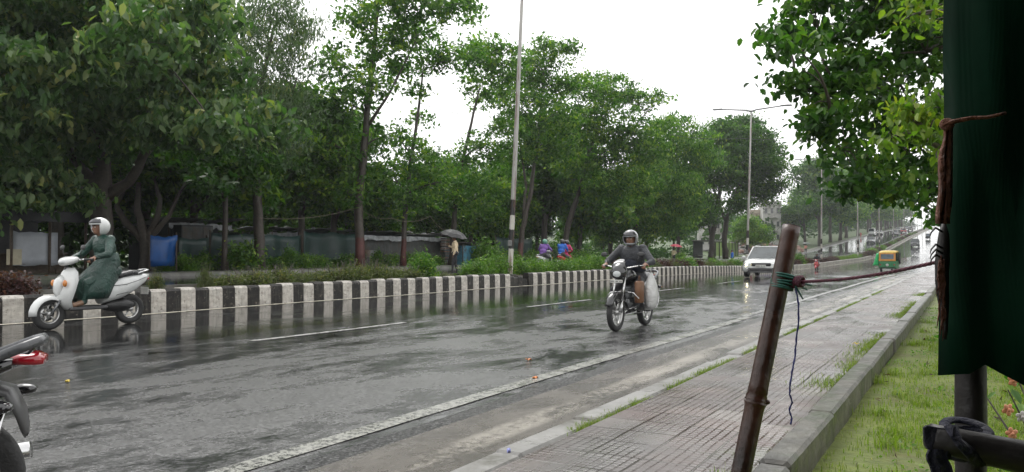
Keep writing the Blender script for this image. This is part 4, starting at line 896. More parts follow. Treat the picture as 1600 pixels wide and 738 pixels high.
# bags hanging on the motorcycle's side (the side away from the median)
mat('bag_white', (.58, .58, .57), .35, var=.1, bmp=.6, bscale=10); mat('parcel_brown', (.17, .085, .045), .5, var=.2)
def hang(nm, label, cat, lc, mm, st):
    o = W(-4.75, 11.95); o.z = p.z; M = Matrix.Translation(o) @ Matrix.Rotation(TOWARD, 4, 'Z'); t = thing(nm, label, cat, M @ Vector(lc), TOWARD)
    m = MB(); R = random.Random(5)
    m.loft([[(w_ * math.cos(a) * (1 + R.uniform(-.05, .05)), y + d_ * math.sin(a) * (1 + R.uniform(-.05, .05)), z) for a in [2 * math.pi * k / 14 for k in range(14)]] for y, z, w_, d_ in st]); m.build('sack' if mm == 'bag_white' else 'packet', mm, t)
    m = MB(); z = st[-1][1]; m.tube([(0, -.03, z - .01), (0, -.02, z + .08), (0, .02, z + .08), (0, .03, z - .01)], .006, 6); m.build('carry_loop', mm, t)
hang('shopping_bag', 'full white plastic bag hanging from the motorcycle beside the rider\'s leg', 'bag', (-.35, .02, .62), 'bag_white', [(0, -.30, .03, .05), (.0, -.24, .09, .12), (.0, -.05, .11, .15), (.0, .10, .09, .12), (0, .22, .05, .06), (0, .30, .02, .02)])
hang('parcel', 'flat brown parcel hanging in front of the rider\'s knee', 'parcel', (-.25, .28, .62), 'parcel_brown', [(0, -.18, .05, .09), (0, -.17, .07, .11), (0, .14, .07, .11), (0, .17, .05, .09)])
# white scooter, near the median
p = W(-12.9, 7.7); p.z = rz_at(-12.9, 7.7)
scooter('white scooter riding past close to the median kerb', p, TOWARD, 'gloss_white', sc=1.15)
J = riding(-.28, .82, (.29, .19, 1.0), knee=(.16, .16, .66), an=(.12, .18, .38), to=(.13, .34, .34), lean=.09)
t, H, RH = person('person', 'scooter rider in long dark green raincoat, white helmet and tan shoes', J, dict(top='raincoat_green', legs='raincoat_green', skin='skin', shoe='seat_tan'), p, TOWARD, look=(0, 1, -.05), bulk=1.22, hair=False, sc=1.15)
helmet(t, H, RH, 'helmet_white', full=False)
m = MB(); R = random.Random(3)
m.loft([[(w_ * math.cos(a) * (1 + R.uniform(-.05, .05)), y + d_ * math.sin(a) * (1 + R.uniform(-.06, .06)), z) for a in [2 * math.pi * k / 20 for k in range(20)]] for y, z, w_, d_ in ((.02, .42, .24, .24), (-.02, .55, .25, .29), (-.08, .70, .24, .30), (-.18, .85, .215, .235), (-.24, .98, .19, .16), (-.22, 1.1, .185, .145))], caps=False); q = m.build('coat_skirt', 'raincoat_green', t); q.modifiers.new('thickness', 'SOLIDIFY').thickness = .008
# red scooter, farther up
n_, s_, p = on(1276, -12.2)
scooter('small red scooter coming down beside the median hedge', p, TOWARD, 'gloss_red')
t, H, RH = person('person', 'rider in black clothes and dark helmet on the red scooter', riding(-.28, .82, (.29, .19, 1.0), knee=(.18, .16, .66), an=(.14, .18, .38), to=(.14, .34, .34)), dict(top='trouser_dark', legs='trouser_dark', skin='skin', shoe='shoe_black'), p, TOWARD, hair=False, voxel=.012, bulk=1.15); helmet(t, H, RH, 'helmet_black')
# parked motorcycle at the near kerb
motorcycle('parked black motorcycle, only its tail with grey grab rail and red lamp showing', (-2.97, 3.10, rz_at(-4.2, 1)), rad(108), 'gloss_black', lean=rad(-3), guard=True, plate=True, parked=True).scale = (.94, .97, .93)
# riders on the opposite road
for px, n_, paint, lb in ((852, -18.4, 'gloss_white', 'white scooter under the purple rider beyond the hedge'), (884, -18.6, 'gloss_red', 'orange red scooter carrying the blue and pink pair beyond the hedge')):
    n_, s_, p = on(px, n_); scooter(lb, p, ALONG, paint)
    if px == 852:
        t, H, RH = person('person', 'rider in purple rain cape and pale green helmet beyond the hedge', riding(-.28, .82, (.29, .19, 1.0), knee=(.2, .16, .66), an=(.14, .18, .38), to=(.14, .34, .34), lean=.14), dict(top='cloth_purple', legs='trouser_dark', skin='skin', shoe='shoe_black'), p, ALONG, hair=False, voxel=.012, bulk=1.4); helmet(t, H, RH, 'helmet_green')
    else:
        t, H, RH = person('person', 'scooter driver in pink jacket and dark helmet, half hidden by the blue pillion', riding(-.12, .82, (.29, .19, 1.0), knee=(.2, .2, .66), an=(.14, .2, .38), to=(.14, .34, .34), lean=.14), dict(top='cloth_pink', legs='cloth_pink', skin='skin', shoe='shoe_black'), p, ALONG, hair=False, voxel=.012, bulk=1.3); helmet(t, H, RH, 'helmet_black')
        J = riding(-.55, .86, (.2, -.1, .98), knee=(.27, -.12, .66), an=(.27, -.25, .36), to=(.28, -.1, .32), lean=.08)
        t, H, RH = person('person', 'pillion passenger in bright blue rain jacket holding on behind the pink driver', J, dict(top='cloth_blue', legs='trouser_dark', skin='skin', shoe='shoe_black'), p, ALONG, hair=False, voxel=.012, bulk=1.4); helmet(t, H, RH, 'helmet_black')
# ------------------------------------------------------------ cars
def ring_car(y, zl, zm, zb, wl, wb, crown=.02):
    """half section mirrored: sill, flank, shoulder, deck"""
    P_ = [(wl * .90, zl), (wl, zl + .07), (wl * 1.0, zm), (wb * 1.0, zb - .05), (wb * .95, zb), (wb * .5, zb + crown)]
    return [(x, y, z) for x, z in P_] + [(-x, y, z) for x, z in P_[::-1]]
def car(name, label, cat, loc, rz, paint, L=4.3, Wd=1.8, Hh=1.65, bonnet=1.05, rear=.75, wheel_r=.33, tall=.55, lit=False, wind=.55, group=None, clad=False, box=False):
    t = thing(name, label, cat, loc, rz, group); w2 = Wd / 2; f, r = L / 2, -L / 2; belt = Hh * .58; zl = .24
    st = [(r, zl + .16, .5, belt - .16, w2 * .86, w2 * .80), (r + .12, zl + .04, .55, belt - .03, w2 * .97, w2 * .92), (r + .5, zl, .55, belt, w2, w2 * .96), (0, zl, .55, belt, w2, w2 * .97), (f - bonnet, zl, .55, belt, w2, w2 * .96), (f - bonnet * .55, zl, .55, belt - .05, w2 * .99, w2 * .94), (f - .22, zl + .02, .52, belt - .11, w2 * .97, w2 * .88), (f - .05, zl + .06, .48, belt - .20, w2 * .88, w2 * .76), (f, zl + .10, .46, belt - .30, w2 * .80, w2 * .66)]
    m = MB(); m.loft([ring_car(*q) for q in st]); m.build('body', paint, t)
    # cabin of glass with painted roof and pillars
    yb, yf = (r + .12, f - bonnet - .02); ytb, ytf = (r + .12 + rear * .55, f - bonnet - wind); zt = Hh - .03; wr = w2 * .74
    if box: ytb = r + .2; ytf = f - bonnet - .25
    g0 = [(w2 * .93, yb), (w2 * .93, yf), (-w2 * .93, yf), (-w2 * .93, yb)]; g1 = [(wr, ytb), (wr, ytf), (-wr, ytf), (-wr, ytb)]
    m = MB(); m.loft([[(x * k, y, z) for x, y in g] for g, z, k in ((g0, belt - .02, 1), (g1, zt - .03, 1))], smooth=False); m.build('windows', 'car_glass', t)
    m = MB(); m.loft([[(x * k, (y if abs(y) < 9 else y) , z) for x, y in g1] for z, k in ((zt - .035, 1.03), (zt, 1.02), (zt + .025, .86))], smooth=True); rf = m.build('roof', paint, t)
    for q in (-1, 1):
        for (a, b, rr_) in (((w2 * .94, yf, belt - .02), (wr * 1.01, ytf, zt - .02), .034), ((w2 * .94, yb, belt - .02), (wr * 1.01, ytb, zt - .02), .06), ((w2 * .945, (yb + yf) / 2 - .1, belt - .02), (wr * 1.015, (ytb + ytf) / 2 - .1, zt - .02), .03)):
            m = MB(); m.tube([(q * a[0], a[1], a[2]), (q * b[0], b[1], b[2])], rr_, 6); m.build('pillar', paint if rr_ > .031 else 'frame_black', t)
        m = MB(); m.tube([(q * wr * .9, ytb + .1, zt + .03), (q * wr * .92, ytb + .25, zt + .06), (q * wr * .92, ytf - .3, zt + .06), (q * wr * .9, ytf - .15, zt + .03)], .014, 6); m.build('roof_rail', 'silver_paint', t)
        m = MB(); m.tube([(q * w2 * .93, yf - .12, belt + .02), (q * w2 * 1.08, yf - .12, belt + .08)], .015, 6); m.ell((q * w2 * 1.12, yf - .12, belt + .10), (.10, .05, .07)); m.build('mirror', paint, t)
        wheel(t, f - .82, wheel_r, .21, x=q * (w2 - .12), spokes=5, disc=False); wheel(t, r + .80, wheel_r, .21, x=q * (w2 - .12), spokes=5, disc=False)
        for yy in (f - .82, r + .80):
            m = MB(); pts = [(q * (w2 + .004), yy + math.cos(a) * (wheel_r + .055), wheel_r + math.sin(a) * (wheel_r + .055)) for a in [math.pi * k / 12 for k in range(13)]]; m.tube(pts, .03, 6); m.build('wheel_arch', 'grey_plastic' if clad else paint, t)
        m = MB(); R_ = Matrix.Rotation(q * rad(-26), 3, 'Z'); m.ell((q * w2 * .70, f - .115, belt - .27), (.20, .10, .075), 0, R_, 16, 9); hl = m.build('headlight', 'headlight_glass', t)
        if lit: l_ = MB(); l_.ell((q * w2 * .72, f - .06, belt - .28), (.075, .06, .045), 0, R_); l_.build('lit_bulb', 'lit_lamp', hl)
        m = MB(); m.box((q * w2 * .86, r + .06, belt - .18), (.16, .1, .14), bev=.02); m.build('tail_light', 'red_lens', t)
        if clad: m = MB(); m.tube([(q * w2 * .86, f - .05, .56), (q * w2 * .74, f + .0, .46), (q * w2 * .62, f + .03, .38)], .028, 6); m.build('bumper_trim', 'silver_paint', t)
    m = MB(); m.box((0, f + .0, belt - .27), (Wd * .50, .09, .17), bev=.04)
    if clad: m.box((0, f + .06, .42), (Wd * .55, .05, .12), bev=.03)
    m.build('grille', 'gloss_black', t)
    m = MB(); m.loft([[(x * w2, y + f, z) for x, y in ((-.86, -.13), (-.6, .03), (0, .07), (.6, .03), (.86, -.13), (.8, -.3), (-.8, -.3))] for z in (.26, .50)], smooth=False); m.build('front_bumper', 'grey_plastic', t)
    m = MB(); m.box((0, r - .0, .42), (Wd * .9, .14, .22), bev=.04); m.build('rear_bumper', 'grey_plastic', t)
    m = MB(); m.box((0, f + .085, .60 if clad else .5), (.50, .012, .115), bev=.004); o = m.build('number_plate', 'plate_white', t)
    q_ = MB(); [q_.box((-.2 + i * .044, f + .092, .60 if clad else .5), (.022, .002, .06)) for i in range(10) if i not in (2, 5)]; q_.build('plate_marks', 'plate_mark', o)
    for q in (-1, 1): m = MB(); m.tube([(q * .15, yf + .01, belt + .02), (q * .42, yf - .06, belt + .09)], .008, 5); m.build('wiper', 'frame_black', t)
    return t
n_, s_, p = on(1201, -8.9); p.z = rz_at(n_, s_)
car('parked_suv' if 0 else 'suv', 'white sport utility car with both headlights on, reflected in the wet road', 'car', p, TOWARD + rad(2), 'gloss_white', Wd=1.95, Hh=1.62, wind=.85, rear=1.3, lit=True, clad=True, wheel_r=.35)
n_, s_, p = on(1430, -10); p.z = h(s_)
car('minivan', 'boxy dark grey van with light bumper driving down the hill', 'van', p, TOWARD, 'steel_grey', L=3.7, Wd=1.75, Hh=1.95, bonnet=.35, wind=.25, box=True)
def auto(name, label, loc, rz, body='auto_green', canopy='auto_yellow', tarp=False):
    t = thing(name, label, 'auto rickshaw', loc, rz)
    wheel(t, 1.05, .22, .1, spokes=0, disc=False, alloy='steel_grey')
    for q in (-1, 1): wheel(t, -.75, .22, .12, x=q * .52, spokes=0, disc=False, alloy='steel_grey')
    m = MB(); m.loft([[(x * w_, y, z) for x, z in ((-1, z0 + .05), (-.94, z0), (.94, z0), (1, z0 + .05), (1, z1 - .06), (.93, z1), (-.93, z1), (-1, z1 - .06))] for y, w_, z0, z1 in ((-1.28, .54, .44, .82), (-1.2, .63, .32, .90), (-.7, .66, .28, .92), (-.05, .66, .28, .92), (-.04, .64, .28, .44), (.62, .58, .28, .44))], smooth=False); m.build('body', body, t)
    m = MB(); m.loft([[(x * w_, y, z) for x, z in ((-1, .32), (1, .32), (.94, z1), (-.94, z1))] for y, w_, z1 in ((.60, .58, 1.0), (.85, .46, 1.0), (1.1, .30, .95), (1.25, .14, .86))], smooth=False); m.build('front_apron', body, t)
    m = MB(); rings = []
    for y, w_, z0, z1 in ((-1.22, .58, 1.50, 1.60), (-1.1, .64, 1.56, 1.70), (-.3, .66, 1.60, 1.76), (.4, .62, 1.58, 1.74), (.72, .54, 1.52, 1.64)): rings.append([(-w_, y, z0), (-w_ * .92, y, z1 - .04), (-w_ * .5, y, z1), (w_ * .5, y, z1), (w_ * .92, y, z1 - .04), (w_, y, z0)])
    m.loft(rings, smooth=True); cn = m.build('canopy', canopy, t)
    m = MB()                                                    # back of the canopy round the rear window
    for c, d in (((0, -1.24, .99), (1.22, .03, .16)), ((0, -1.22, 1.50), (1.18, .03, .10)), ((-.53, -1.23, 1.26), (.14, .03, .42)), ((.53, -1.23, 1.26), (.14, .03, .42))): m.box(c, d, bev=.01)
    m.build('rear_curtain', 'auto_orange', t)
    m = MB(); m.box((0, -1.235, 1.26), (.92, .008, .40)); m.build('rear_window', 'car_glass_pale', t)
    for q in (-1, 1):
        m = MB(); m.tube([(q * .54, .62, .95), (q * .52, .66, 1.55)], .02, 6); m.tube([(q * .64, -.05, .9), (q * .64, -.05, 1.6)], .02, 6); m.build('pillar', 'frame_black', t)
        m = MB(); m.box((q * .50, -1.27, .62), (.12, .04, .10), bev=.015); m.build('tail_light', 'red_lens', t)
    m = MB(); m.loft([[(-.50, .64, .98), (.50, .64, .98), (.50, .66, .985), (-.50, .66, .985)], [(-.48, .60, 1.52), (.48, .60, 1.52), (.48, .62, 1.525), (-.48, .62, 1.525)]], smooth=False); m.build('windscreen', 'car_glass_pale', t)
    m = MB(); m.box((0, -.55, .72), (1.1, .4, .22), bev=.05); m.box((0, -.85, 1.0), (1.1, .12, .42), bev=.05); m.build('bench_seat', 'seat_vinyl', t)
    m = MB(); m.tube([(-.6, -1.33, .38), (.6, -1.33, .38)], .025, 8); m.tube([(-.5, -1.2, .38), (-.5, -1.33, .38)], .02, 6); m.tube([(.5, -1.2, .38), (.5, -1.33, .38)], .02, 6); m.build('bumper', 'frame_black', t)
    m = MB(); m.lathe((0, -1.29, .60), (0, -1, 0), [(.001, .02), (.09, .02), (.11, 0)], 16); m.build('rear_badge', 'plate_white', t)
    if tarp:
        m = MB(); R = random.Random(8); rings = []
        for i in range(8):
            z = 1.52 - i * .14; k = .10 + .05 * i; rings.append([(-.68 - (.1 + k * .9) * math.sin(j / 6 * math.pi) - R.uniform(0, .05), -.9 + j * .15 + R.uniform(-.03, .03), z) for j in range(7)])
        m.loft(rings, caps=False, closed=False); q = m.build('rain_sheet', 'tarp_bright', t); q.modifiers.new('thickness', 'SOLIDIFY').thickness = .01
        m = MB(); m.loft([[(.68 + .10 * math.sin(j), -.1 + j * .12, z) for j in range(6)] for z in (1.6, 1.3, 1.0, .7)], caps=False, closed=False); q = m.build('side_curtain', 'seat_vinyl', t); q.modifiers.new('thickness', 'SOLIDIFY').thickness = .01
    return t
mat('auto_green', (.012, .17, .055), .3, var=.15, coat=.4); mat('auto_yellow', (.60, .42, .09), .4, var=.2, bmp=.3); mat('auto_orange', (.62, .27, .06), .4, var=.2); glassm('car_glass_pale', (.12, .16, .20), .08); mat('tarp_bright', (.02, .42, .12), .3, var=.3, bmp=.7, bscale=8)
mat('auto_black', (.02, .022, .022), .35, var=.2)
Z_ = 62.0; X_ = (1390 - 800) / 1200 * Z_; n_, s_ = NS(X_, Z_)
auto('auto_rickshaw', 'green and yellow three wheeler with bright green rain sheet on its side', (X_, Z_, road_z(n_, s_)), ALONG + rad(-4), tarp=True)
n_, s_, p = on(1450, -9.2); p.z = h(s_)
auto('auto_rickshaw', 'dark three wheeler farthest up the near road behind the grey van', p, TOWARD, 'auto_black', 'auto_black')
# traffic on the opposite road
Rn = random.Random(12)
lb = ['silver car throwing up spray on the opposite road', 'white car following the silver one on the opposite road', 'pale car in the far queue, third in line', 'white hatchback in the far queue, fourth in line', 'red car in the far queue, fifth in line', 'silver car in the far queue, sixth in line', 'grey car in the far queue, seventh in line', 'white car at the tail of the far queue']
ct = ['silver_paint', 'gloss_white', 'silver_paint', 'gloss_white', 'gloss_red', 'silver_paint', 'steel_grey', 'gloss_white']
for i, (px, n_) in enumerate(((1361, -19.5), (1375, -24), (1399, -18.6), (1404, -22), (1412, -18.4), (1417, -21.5), (1423, -18.4), (1428, -22))):
    n_, s_, p = on(px, n_); car('hatchback' if i % 2 else 'sedan', lb[i], 'car', p, TOWARD if i == 0 else ALONG, ct[i], L=4.0, Wd=1.7, Hh=1.5, group='cars on the opposite road')
n_, s_, p = on(1363, -25.0)
car('minibus', 'tall white minibus behind the silver car on the opposite road', 'minibus', p, ALONG, 'gloss_white', L=5, Wd=1.9, Hh=2.3, bonnet=.5, wind=.3, box=True)
# ------------------------------------------------------------ lamp posts on the median
def pole_mat():
    m, N, L, B = newmat('post_paint'); v = objc(N); sx = N.new('ShaderNodeSeparateXYZ'); L.new(v, sx.inputs[0]); z = sx.outputs[2]
    wob = mth(N, L, 'MULTIPLY', mth(N, L, 'SUBTRACT', noise(N, L, v, 14, 4), .5), .10); z = mth(N, L, 'ADD', z, wob)
    r = N.new('ShaderNodeValToRGB'); r.color_ramp.interpolation = 'CONSTANT'; e = r.color_ramp.elements
    L.new(mth(N, L, 'DIVIDE', z, 12), r.inputs[0]); W1, K1 = (.55, .53, .48, 1), (.02, .02, .02, 1)
    e[0].position = 0; e[0].color = W1
    for zz, c in ((1.0, K1), (1.75, W1), (2.3, K1), (2.95, (.36, .35, .33, 1))): q = e.new(zz / 12); q.color = c
    e[len(e) - 1].position = 1; e[len(e) - 1].color = (.36, .35, .33, 1)
    rust = mrange(N, L, noise(N, L, mapping(N, L, v, (3, 3, .35)), 2.2, 6, .7), .50, .60)
    c = mixc(N, L, mth(N, L, 'MULTIPLY', rust, .75), r.outputs[0], (.13, .06, .035))
    L.new(c, B.inputs['Base Color']); B.inputs['Roughness'].default_value = .35; B.inputs['Metallic'].default_value = .1
pole_mat(); mat('lamp_grey', (.22, .22, .22), .4, .3); mat('poster_scrap', (.05, .05, .05), .6, var=.9, scale=16)
def lamp_post(label, n, s, lean, lean2=0, ht=12.8):
    t = thing('street_lamp', label, 'street lamp', W(n, s, h(s) + .40), 0, 'lamp posts along the median', rot=(rad(lean2), rad(lean), -TH))
    m = MB(); m.lathe((0, 0, 0), (0, 0, 1), [(.105, -.2), (.105, .0), (.10, 3), (.088, 6), (.086, 6.02), (.072, 9), (.07, 9.02), (.055, ht)], 14); m.build('pole', 'post_paint', t)
    m = MB(); m.box((0, 0, .02), (.36, .36, .04), bev=.01); m.build('base_plate', 'concrete_dark', t)
    m = MB(); m.box((-.0, -.115, 1.25), (.16, .05, .22), bev=.01); m.build('fuse_box', 'lamp_grey', t)
    for q in (-1, 1):
        m = MB(); m.tube([(0, 0, ht - .1), (q * .4, 0, ht + .03), (q * 2.4, 0, ht + .22)], [.075, .065, .05], 8); a = m.build('arm', 'lamp_grey', t)
        m = MB(); m.box((q * 2.75, 0, ht + .235), (.85, .30, .11), bev=.03); m.build('lamp_head', 'lamp_grey', a)
    return t
PL = ['nearest lamp post, its rusty top leaning out of the picture', 'second lamp post, beside the broad dark tree, both arms against the sky', 'third lamp post, rising behind the red scooter', 'fourth lamp post, short of the three wheeler', 'fifth lamp post, rising behind the three wheeler', 'sixth lamp post along the far median', 'seventh lamp post along the far median', 'eighth lamp post along the far median', 'ninth lamp post along the far median', 'tenth lamp post along the far median', 'eleventh lamp post along the far median', 'twelfth lamp post along the far median']
lp0 = None
for i, lb in enumerate(PL):
    s = 25.9 + 38.0 * i; lean = (2.9, 2.0, .6, .3)[i] if i < 4 else R.uniform(-.6, .6)
    if lp0 is None: lp0 = lamp_post(lb, -15.35, s, lean)
    else:
        d = dup(lp0, W(-15.35, s, h(s) + .40), None, None, lb); d.rotation_euler = (0, rad(lean), -TH)
# ------------------------------------------------------------ planting on the median
BM = dict(round=bush_mesh('foliage', .52, .95, 2600, .10, .6, 'leaf_mid', 1, 30), bright=bush_mesh('foliage', .62, .62, 2400, .085, .55, 'leaf_bright', 2, 26), bright2=bush_mesh('foliage', .62, .62, 2400, .085, .55, 'leaf_bright', 3, 26),
          scrub=bush_mesh('foliage', .55, .30, 1500, .07, .5, 'leaf_scrub', 4, 24), scrub2=bush_mesh('foliage', .55, .28, 1300, .07, .5, 'leaf_scrub', 5, 20), purple=bush_mesh('foliage', .55, .40, 1500, .09, .5, 'leaf_purple', 6, 22), lime=bush_mesh('foliage', .6, .5, 1500, .09, .5, 'leaf_lime', 7, 20), dark=bush_mesh('foliage', .6, .6, 1800, .10, .5, 'leaf_mid', 8, 24))
R = random.Random(31)
def med(px, key, sx, sz, lb, grp=None, cat='shrub', n=None, nm='shrub'):
    n_, s_, p = on(px, n or R.uniform(-15.75, -15.45)); p.z = h(s_) + .40
    return bush(nm, lb, cat, p, BM[key], (sx, sx, sz), R.uniform(0, 6), grp)
med(662, 'round', 1.0, .92, 'round leafy green bush standing alone in front of the corrugated shack')
GB = 'bright green hedge bushes on the median'
for px, sz, key, lb in [(738, .85, 'bright', 'first bright green hedge bush, next to the person in the straw hat'), (753, 1.05, 'bright2', 'second bright green hedge bush, left of the nearest lamp post'), (768, 1.25, 'bright', 'tall bright green hedge bush between the blue shed and the nearest lamp post'), (786, 1.15, 'bright2', 'bright green hedge bush touching the nearest lamp post'), (812, 1.05, 'bright', 'bright green hedge bush just past the nearest lamp post'), (828, 1.0, 'bright2', 'bright green hedge bush over the broken stretch of kerb'), (843, .9, 'bright', 'bright green hedge bush under the purple rider'), (858, .88, 'bright2', 'bright green hedge bush between the purple and blue riders'), (873, .9, 'bright', 'bright green hedge bush under the blue pillion passenger'),
        (888, .95, 'bright2', 'bright green hedge bush under the pink driver'), (902, 1.05, 'bright', 'bright green hedge bush just past the pink driver'), (915, 1.15, 'bright2', 'bright green hedge bush third from the far end of the hedge'), (927, 1.2, 'bright', 'bright green hedge bush next to last of the hedge'), (938, 1.15, 'bright2', 'last bright green hedge bush before the grey motorcyclist')]:
    med(px, key, 1.05, sz * .98, lb, GB)
for px, key, sz in [(322, 'scrub', 1.0), (362, 'scrub2', .9), (382, 'scrub', 1.0), (402, 'scrub2', 1.1), (422, 'scrub', 1.1), (442, 'scrub2', 1.2), (462, 'scrub', 1.0), (485, 'scrub2', .9), (505, 'scrub', 1.0), (524, 'scrub2', 1.2), (542, 'scrub', 1.3), (560, 'scrub2', 1.4), (577, 'scrub', 1.4), (594, 'scrub2', 1.3), (611, 'scrub', 1.1), (628, 'scrub2', 1.0), (643, 'scrub', .9), (688, 'scrub2', .5)]:
    if px == 322: med(px, 'scrub', .35, 1.3, 'small lone sprig of scrub on the bare part of the median')
    else: med(px, key, .85, sz, 'low olive green scrub bush in the row along the median', 'low scrub along the near median')
med(245, 'scrub', .35, 1.1, 'little green tuft on the kerb behind the white scooter')
for px in (-30, -5, 18): med(px, 'purple', .9, 1.0, 'dark maroon leaved bush on the median ahead of the white scooter', 'maroon bushes ahead of the scooter')
s_ = on(950, -15.5)[1]; i = 0
while s_ < 330:
    z = h(s_) + .40; n_ = R.uniform(-15.8, -15.4); px = 800 + 1200 * W(n_, s_).x / W(n_, s_).y
    if not 1160 < px < 1236:
        key = R.choice(['purple', 'scrub', 'dark', 'dark', 'scrub']) if px < 1160 else ('purple' if px < 1300 else R.choice(['dark', 'purple', 'scrub']))
        if 1305 < px < 1335 or 1376 < px < 1382: key = 'lime'
        big = 1.5 if 1355 < px < 1376 else 1
        desc = dict(purple='dark maroon bush', scrub='low olive bush', dark='dark green bush', lime='yellow green bush')[key]
        bush('shrub', desc + ' in the clipped row along the far median', 'shrub', W(n_, s_, z), BM[key], (1.25 * big, 1.25 * big, (1.0 if key in ('dark', 'lime') else 1.1) * big * (1 if px < 1160 else 1.1)), R.uniform(0, 6), 'bushes of the far median, ' + desc + ('es' if desc.endswith('sh') else 's'))
    s_ += 1.35 if s_ < 60 else (2.2 if s_ < 120 else 3.4)
n_, s_, p = on(1248, -15.5); p.z = h(s_) + .4; bush('shrub', 'single leafy bush at the hedge\'s end beside the red scooter', 'shrub', p, BM['round'], (1.5, 1.5, 1.3), 0)
# bushes by the shanties
for px, n_, sc, key, lb in ((375, -28.9, 2.1, 'dark', 'wide leafy bush against the green cloth fence, near its middle'), (468, -29.2, 1.2, 'dark', 'spiky low plant at the foot of the green cloth fence'), (760, -29.5, 2.6, 'bright', 'tall bright bush leaning over the blue shed'), (620, -33, 3.4, 'bright2', 'light green bush showing above the shack roof'), (905, -29, 2.0, 'dark', 'dark bush beyond the riders at the pavement edge'), (1060, -28, 1.8, 'dark', 'dark bush under the far red umbrella')):
    n_, s_, p = on(px, n_); bush('shrub', lb, 'shrub', p, BM[key], (sc, sc, sc), 1)
# ------------------------------------------------------------ shanties behind the far pavement
mat('tin', (.20, .205, .205), .4, .5, var=.4, scale=2.5, dirt=(.14, .09, .06)); mat('tin_dark', (.06, .064, .062), .5, .3, var=.4, scale=2.5, dirt=(.06, .045, .035)); mat('roof_plastic', (.30, .31, .33), .4, var=.5, scale=3)
mat('tarp_teal', (.007, .028, .025), .4, var=.4, scale=1.6, bmp=.8, bscale=5); mat('tarp_blue', (.005, .07, .26), .4, var=.3, scale=2, bmp=.8, bscale=5); mat('banner_white', (.36, .38, .42), .45, var=.15, scale=2, bmp=.4, bscale=4); mat('banner_beige', (.42, .38, .27), .5, var=.15)
mat('wood_post', (.07, .05, .035), .7, var=.4, scale=10, bmp=.6); mat('box_dark', (.012, .013, .018), .5, var=.3); mat('shed_blue', (.05, .20, .30), .45, var=.35, scale=4, dirt=(.05, .06, .06)); mat('rag_dark', (.03, .022, .022), .7, var=.6, scale=8); mat('stone', (.16, .15, .14), .6, var=.4, scale=8, bmp=.8); mat('brick_pile', (.22, .13, .10), .6, var=.5, scale=14, bmp=.8)
def sheet(m, c, wd, ht, tilt=0, rz=0, amp=.018, pitch=.09, roll=0, lay=False):
    """a corrugated sheet standing (or lying) with real waves"""
    k = max(8, int(wd / pitch * 4)); T = Matrix.Translation(c) @ Matrix.Rotation(rz, 4, 'Z') @ Matrix.Rotation(roll, 4, 'Y') @ Matrix.Rotation(tilt, 4, 'X')
    top = []; R = random.Random(int(c[0] * 100) & 1023)
    for zz in (-.5, -.17, .17, .5): top.append([T @ Vector((-wd / 2 + wd * i / k, amp * math.sin(i / k * wd / pitch * 6.283) + R.uniform(-.004, .004), ht * zz + (R.uniform(-.02, .02) if abs(zz) == .5 else 0))) for i in range(k + 1)])
    m.loft(top, caps=False, closed=False)
def shack(name, label, px0, px1, n, hw, wall_m='tin_dark', roof_m='tin', over=.3, seed=0, depth=3.0, ragged=True):
    a, b = on(px0, n), on(px1, n); s0, s1 = a[1], b[1]; wd = s1 - s0; base = W(n, (s0 + s1) / 2, gz(n, (s0 + s1) / 2)); R = random.Random(seed)
    t = thing(name, label, 'shack', base, -TH + rad(90), rot=None)            # local x runs along the road (negative), y into the plot
    t.rotation_euler = (0, 0, math.pi / 2 - TH)
    # local frame: +x = along road (away), +y = away from the road
    k = max(1, round(wd / 1.0)); m = MB()
    for i in range(k):
        sheet(m, (-wd / 2 + wd * (i + .5) / k, 0 + (i % 2) * .03, hw / 2), wd / k + .08, hw, roll=rad(R.uniform(-1.5, 1.5)))
    o = m.build('front_wall', wall_m, t)
    for q in (-1, 1):
        m = MB(); sheet(m, (q * wd / 2, depth / 2, hw / 2), depth, hw, rz=rad(90)); m.build('side_wall', wall_m, t)
    m = MB(); m.box((0, depth, hw / 2), (wd, .03, hw)); m.build('rear_wall', wall_m, t)
    for i in range(k + 1):
        c = (-wd / 2 + (wd + .3) * (i) / max(1, k), depth / 2 - over / 2, hw + .12 + R.uniform(-.05, .06)); m = MB(); sheet(m, c, 1.25, depth + over + R.uniform(-.3, .4), tilt=rad(90 - R.uniform(4, 9)), rz=rad(R.uniform(-6, 6)), roll=0); m.build('roof_sheet', roof_m if i % 2 else ('roof_plastic' if ragged else roof_m), t)
    if ragged:
        m = MB(); rings = []
        for i in range(24):
            x = -wd / 2 - .2 + (wd + .4) * i / 23; rings.append([(x, -over - .02 + R.uniform(-.03, .03), hw + .06 + R.uniform(-.02, .06)), (x, -over - .05, hw - R.uniform(.02, .26)), (x, -over - .03, hw - R.uniform(.02, .26) + .0)])
        m.loft(rings, caps=False, closed=False, smooth=False); m.build('ragged_eave', 'roof_plastic', t)
        for i in range(int(wd * 1.6)):
            m = MB(); x = R.uniform(-wd / 2, wd / 2); m.ell((x, R.uniform(-over * .6, depth * .5), hw + .30 + R.uniform(-.03, .12)), (R.uniform(.10, .28), R.uniform(.1, .2), R.uniform(.05, .13)), 0, Matrix.Rotation(R.uniform(0, 3), 3, 'Z'), 7, 5); m.build('roof_weight', R.choice(['stone', 'roof_plastic', 'tin']), t)
    for q in (-1, 0, 1): m = MB(); m.tube([(q * wd / 2 * .98, -.04, -.1), (q * wd / 2 * .98, -.03, hw + .1)], .04, 7); m.build('post', 'wood_post', t)
    return t, wd
t, wd = shack('tin_shack', 'low corrugated iron shack with ragged patched roof behind the round bush', 566, 690, -30.5, 1.75, seed=1)
m = MB(); m.box((-wd / 2 + .7, -.06, .75), (1.0, .04, .45), bev=.01); m.build('shutter', 'tin', t)
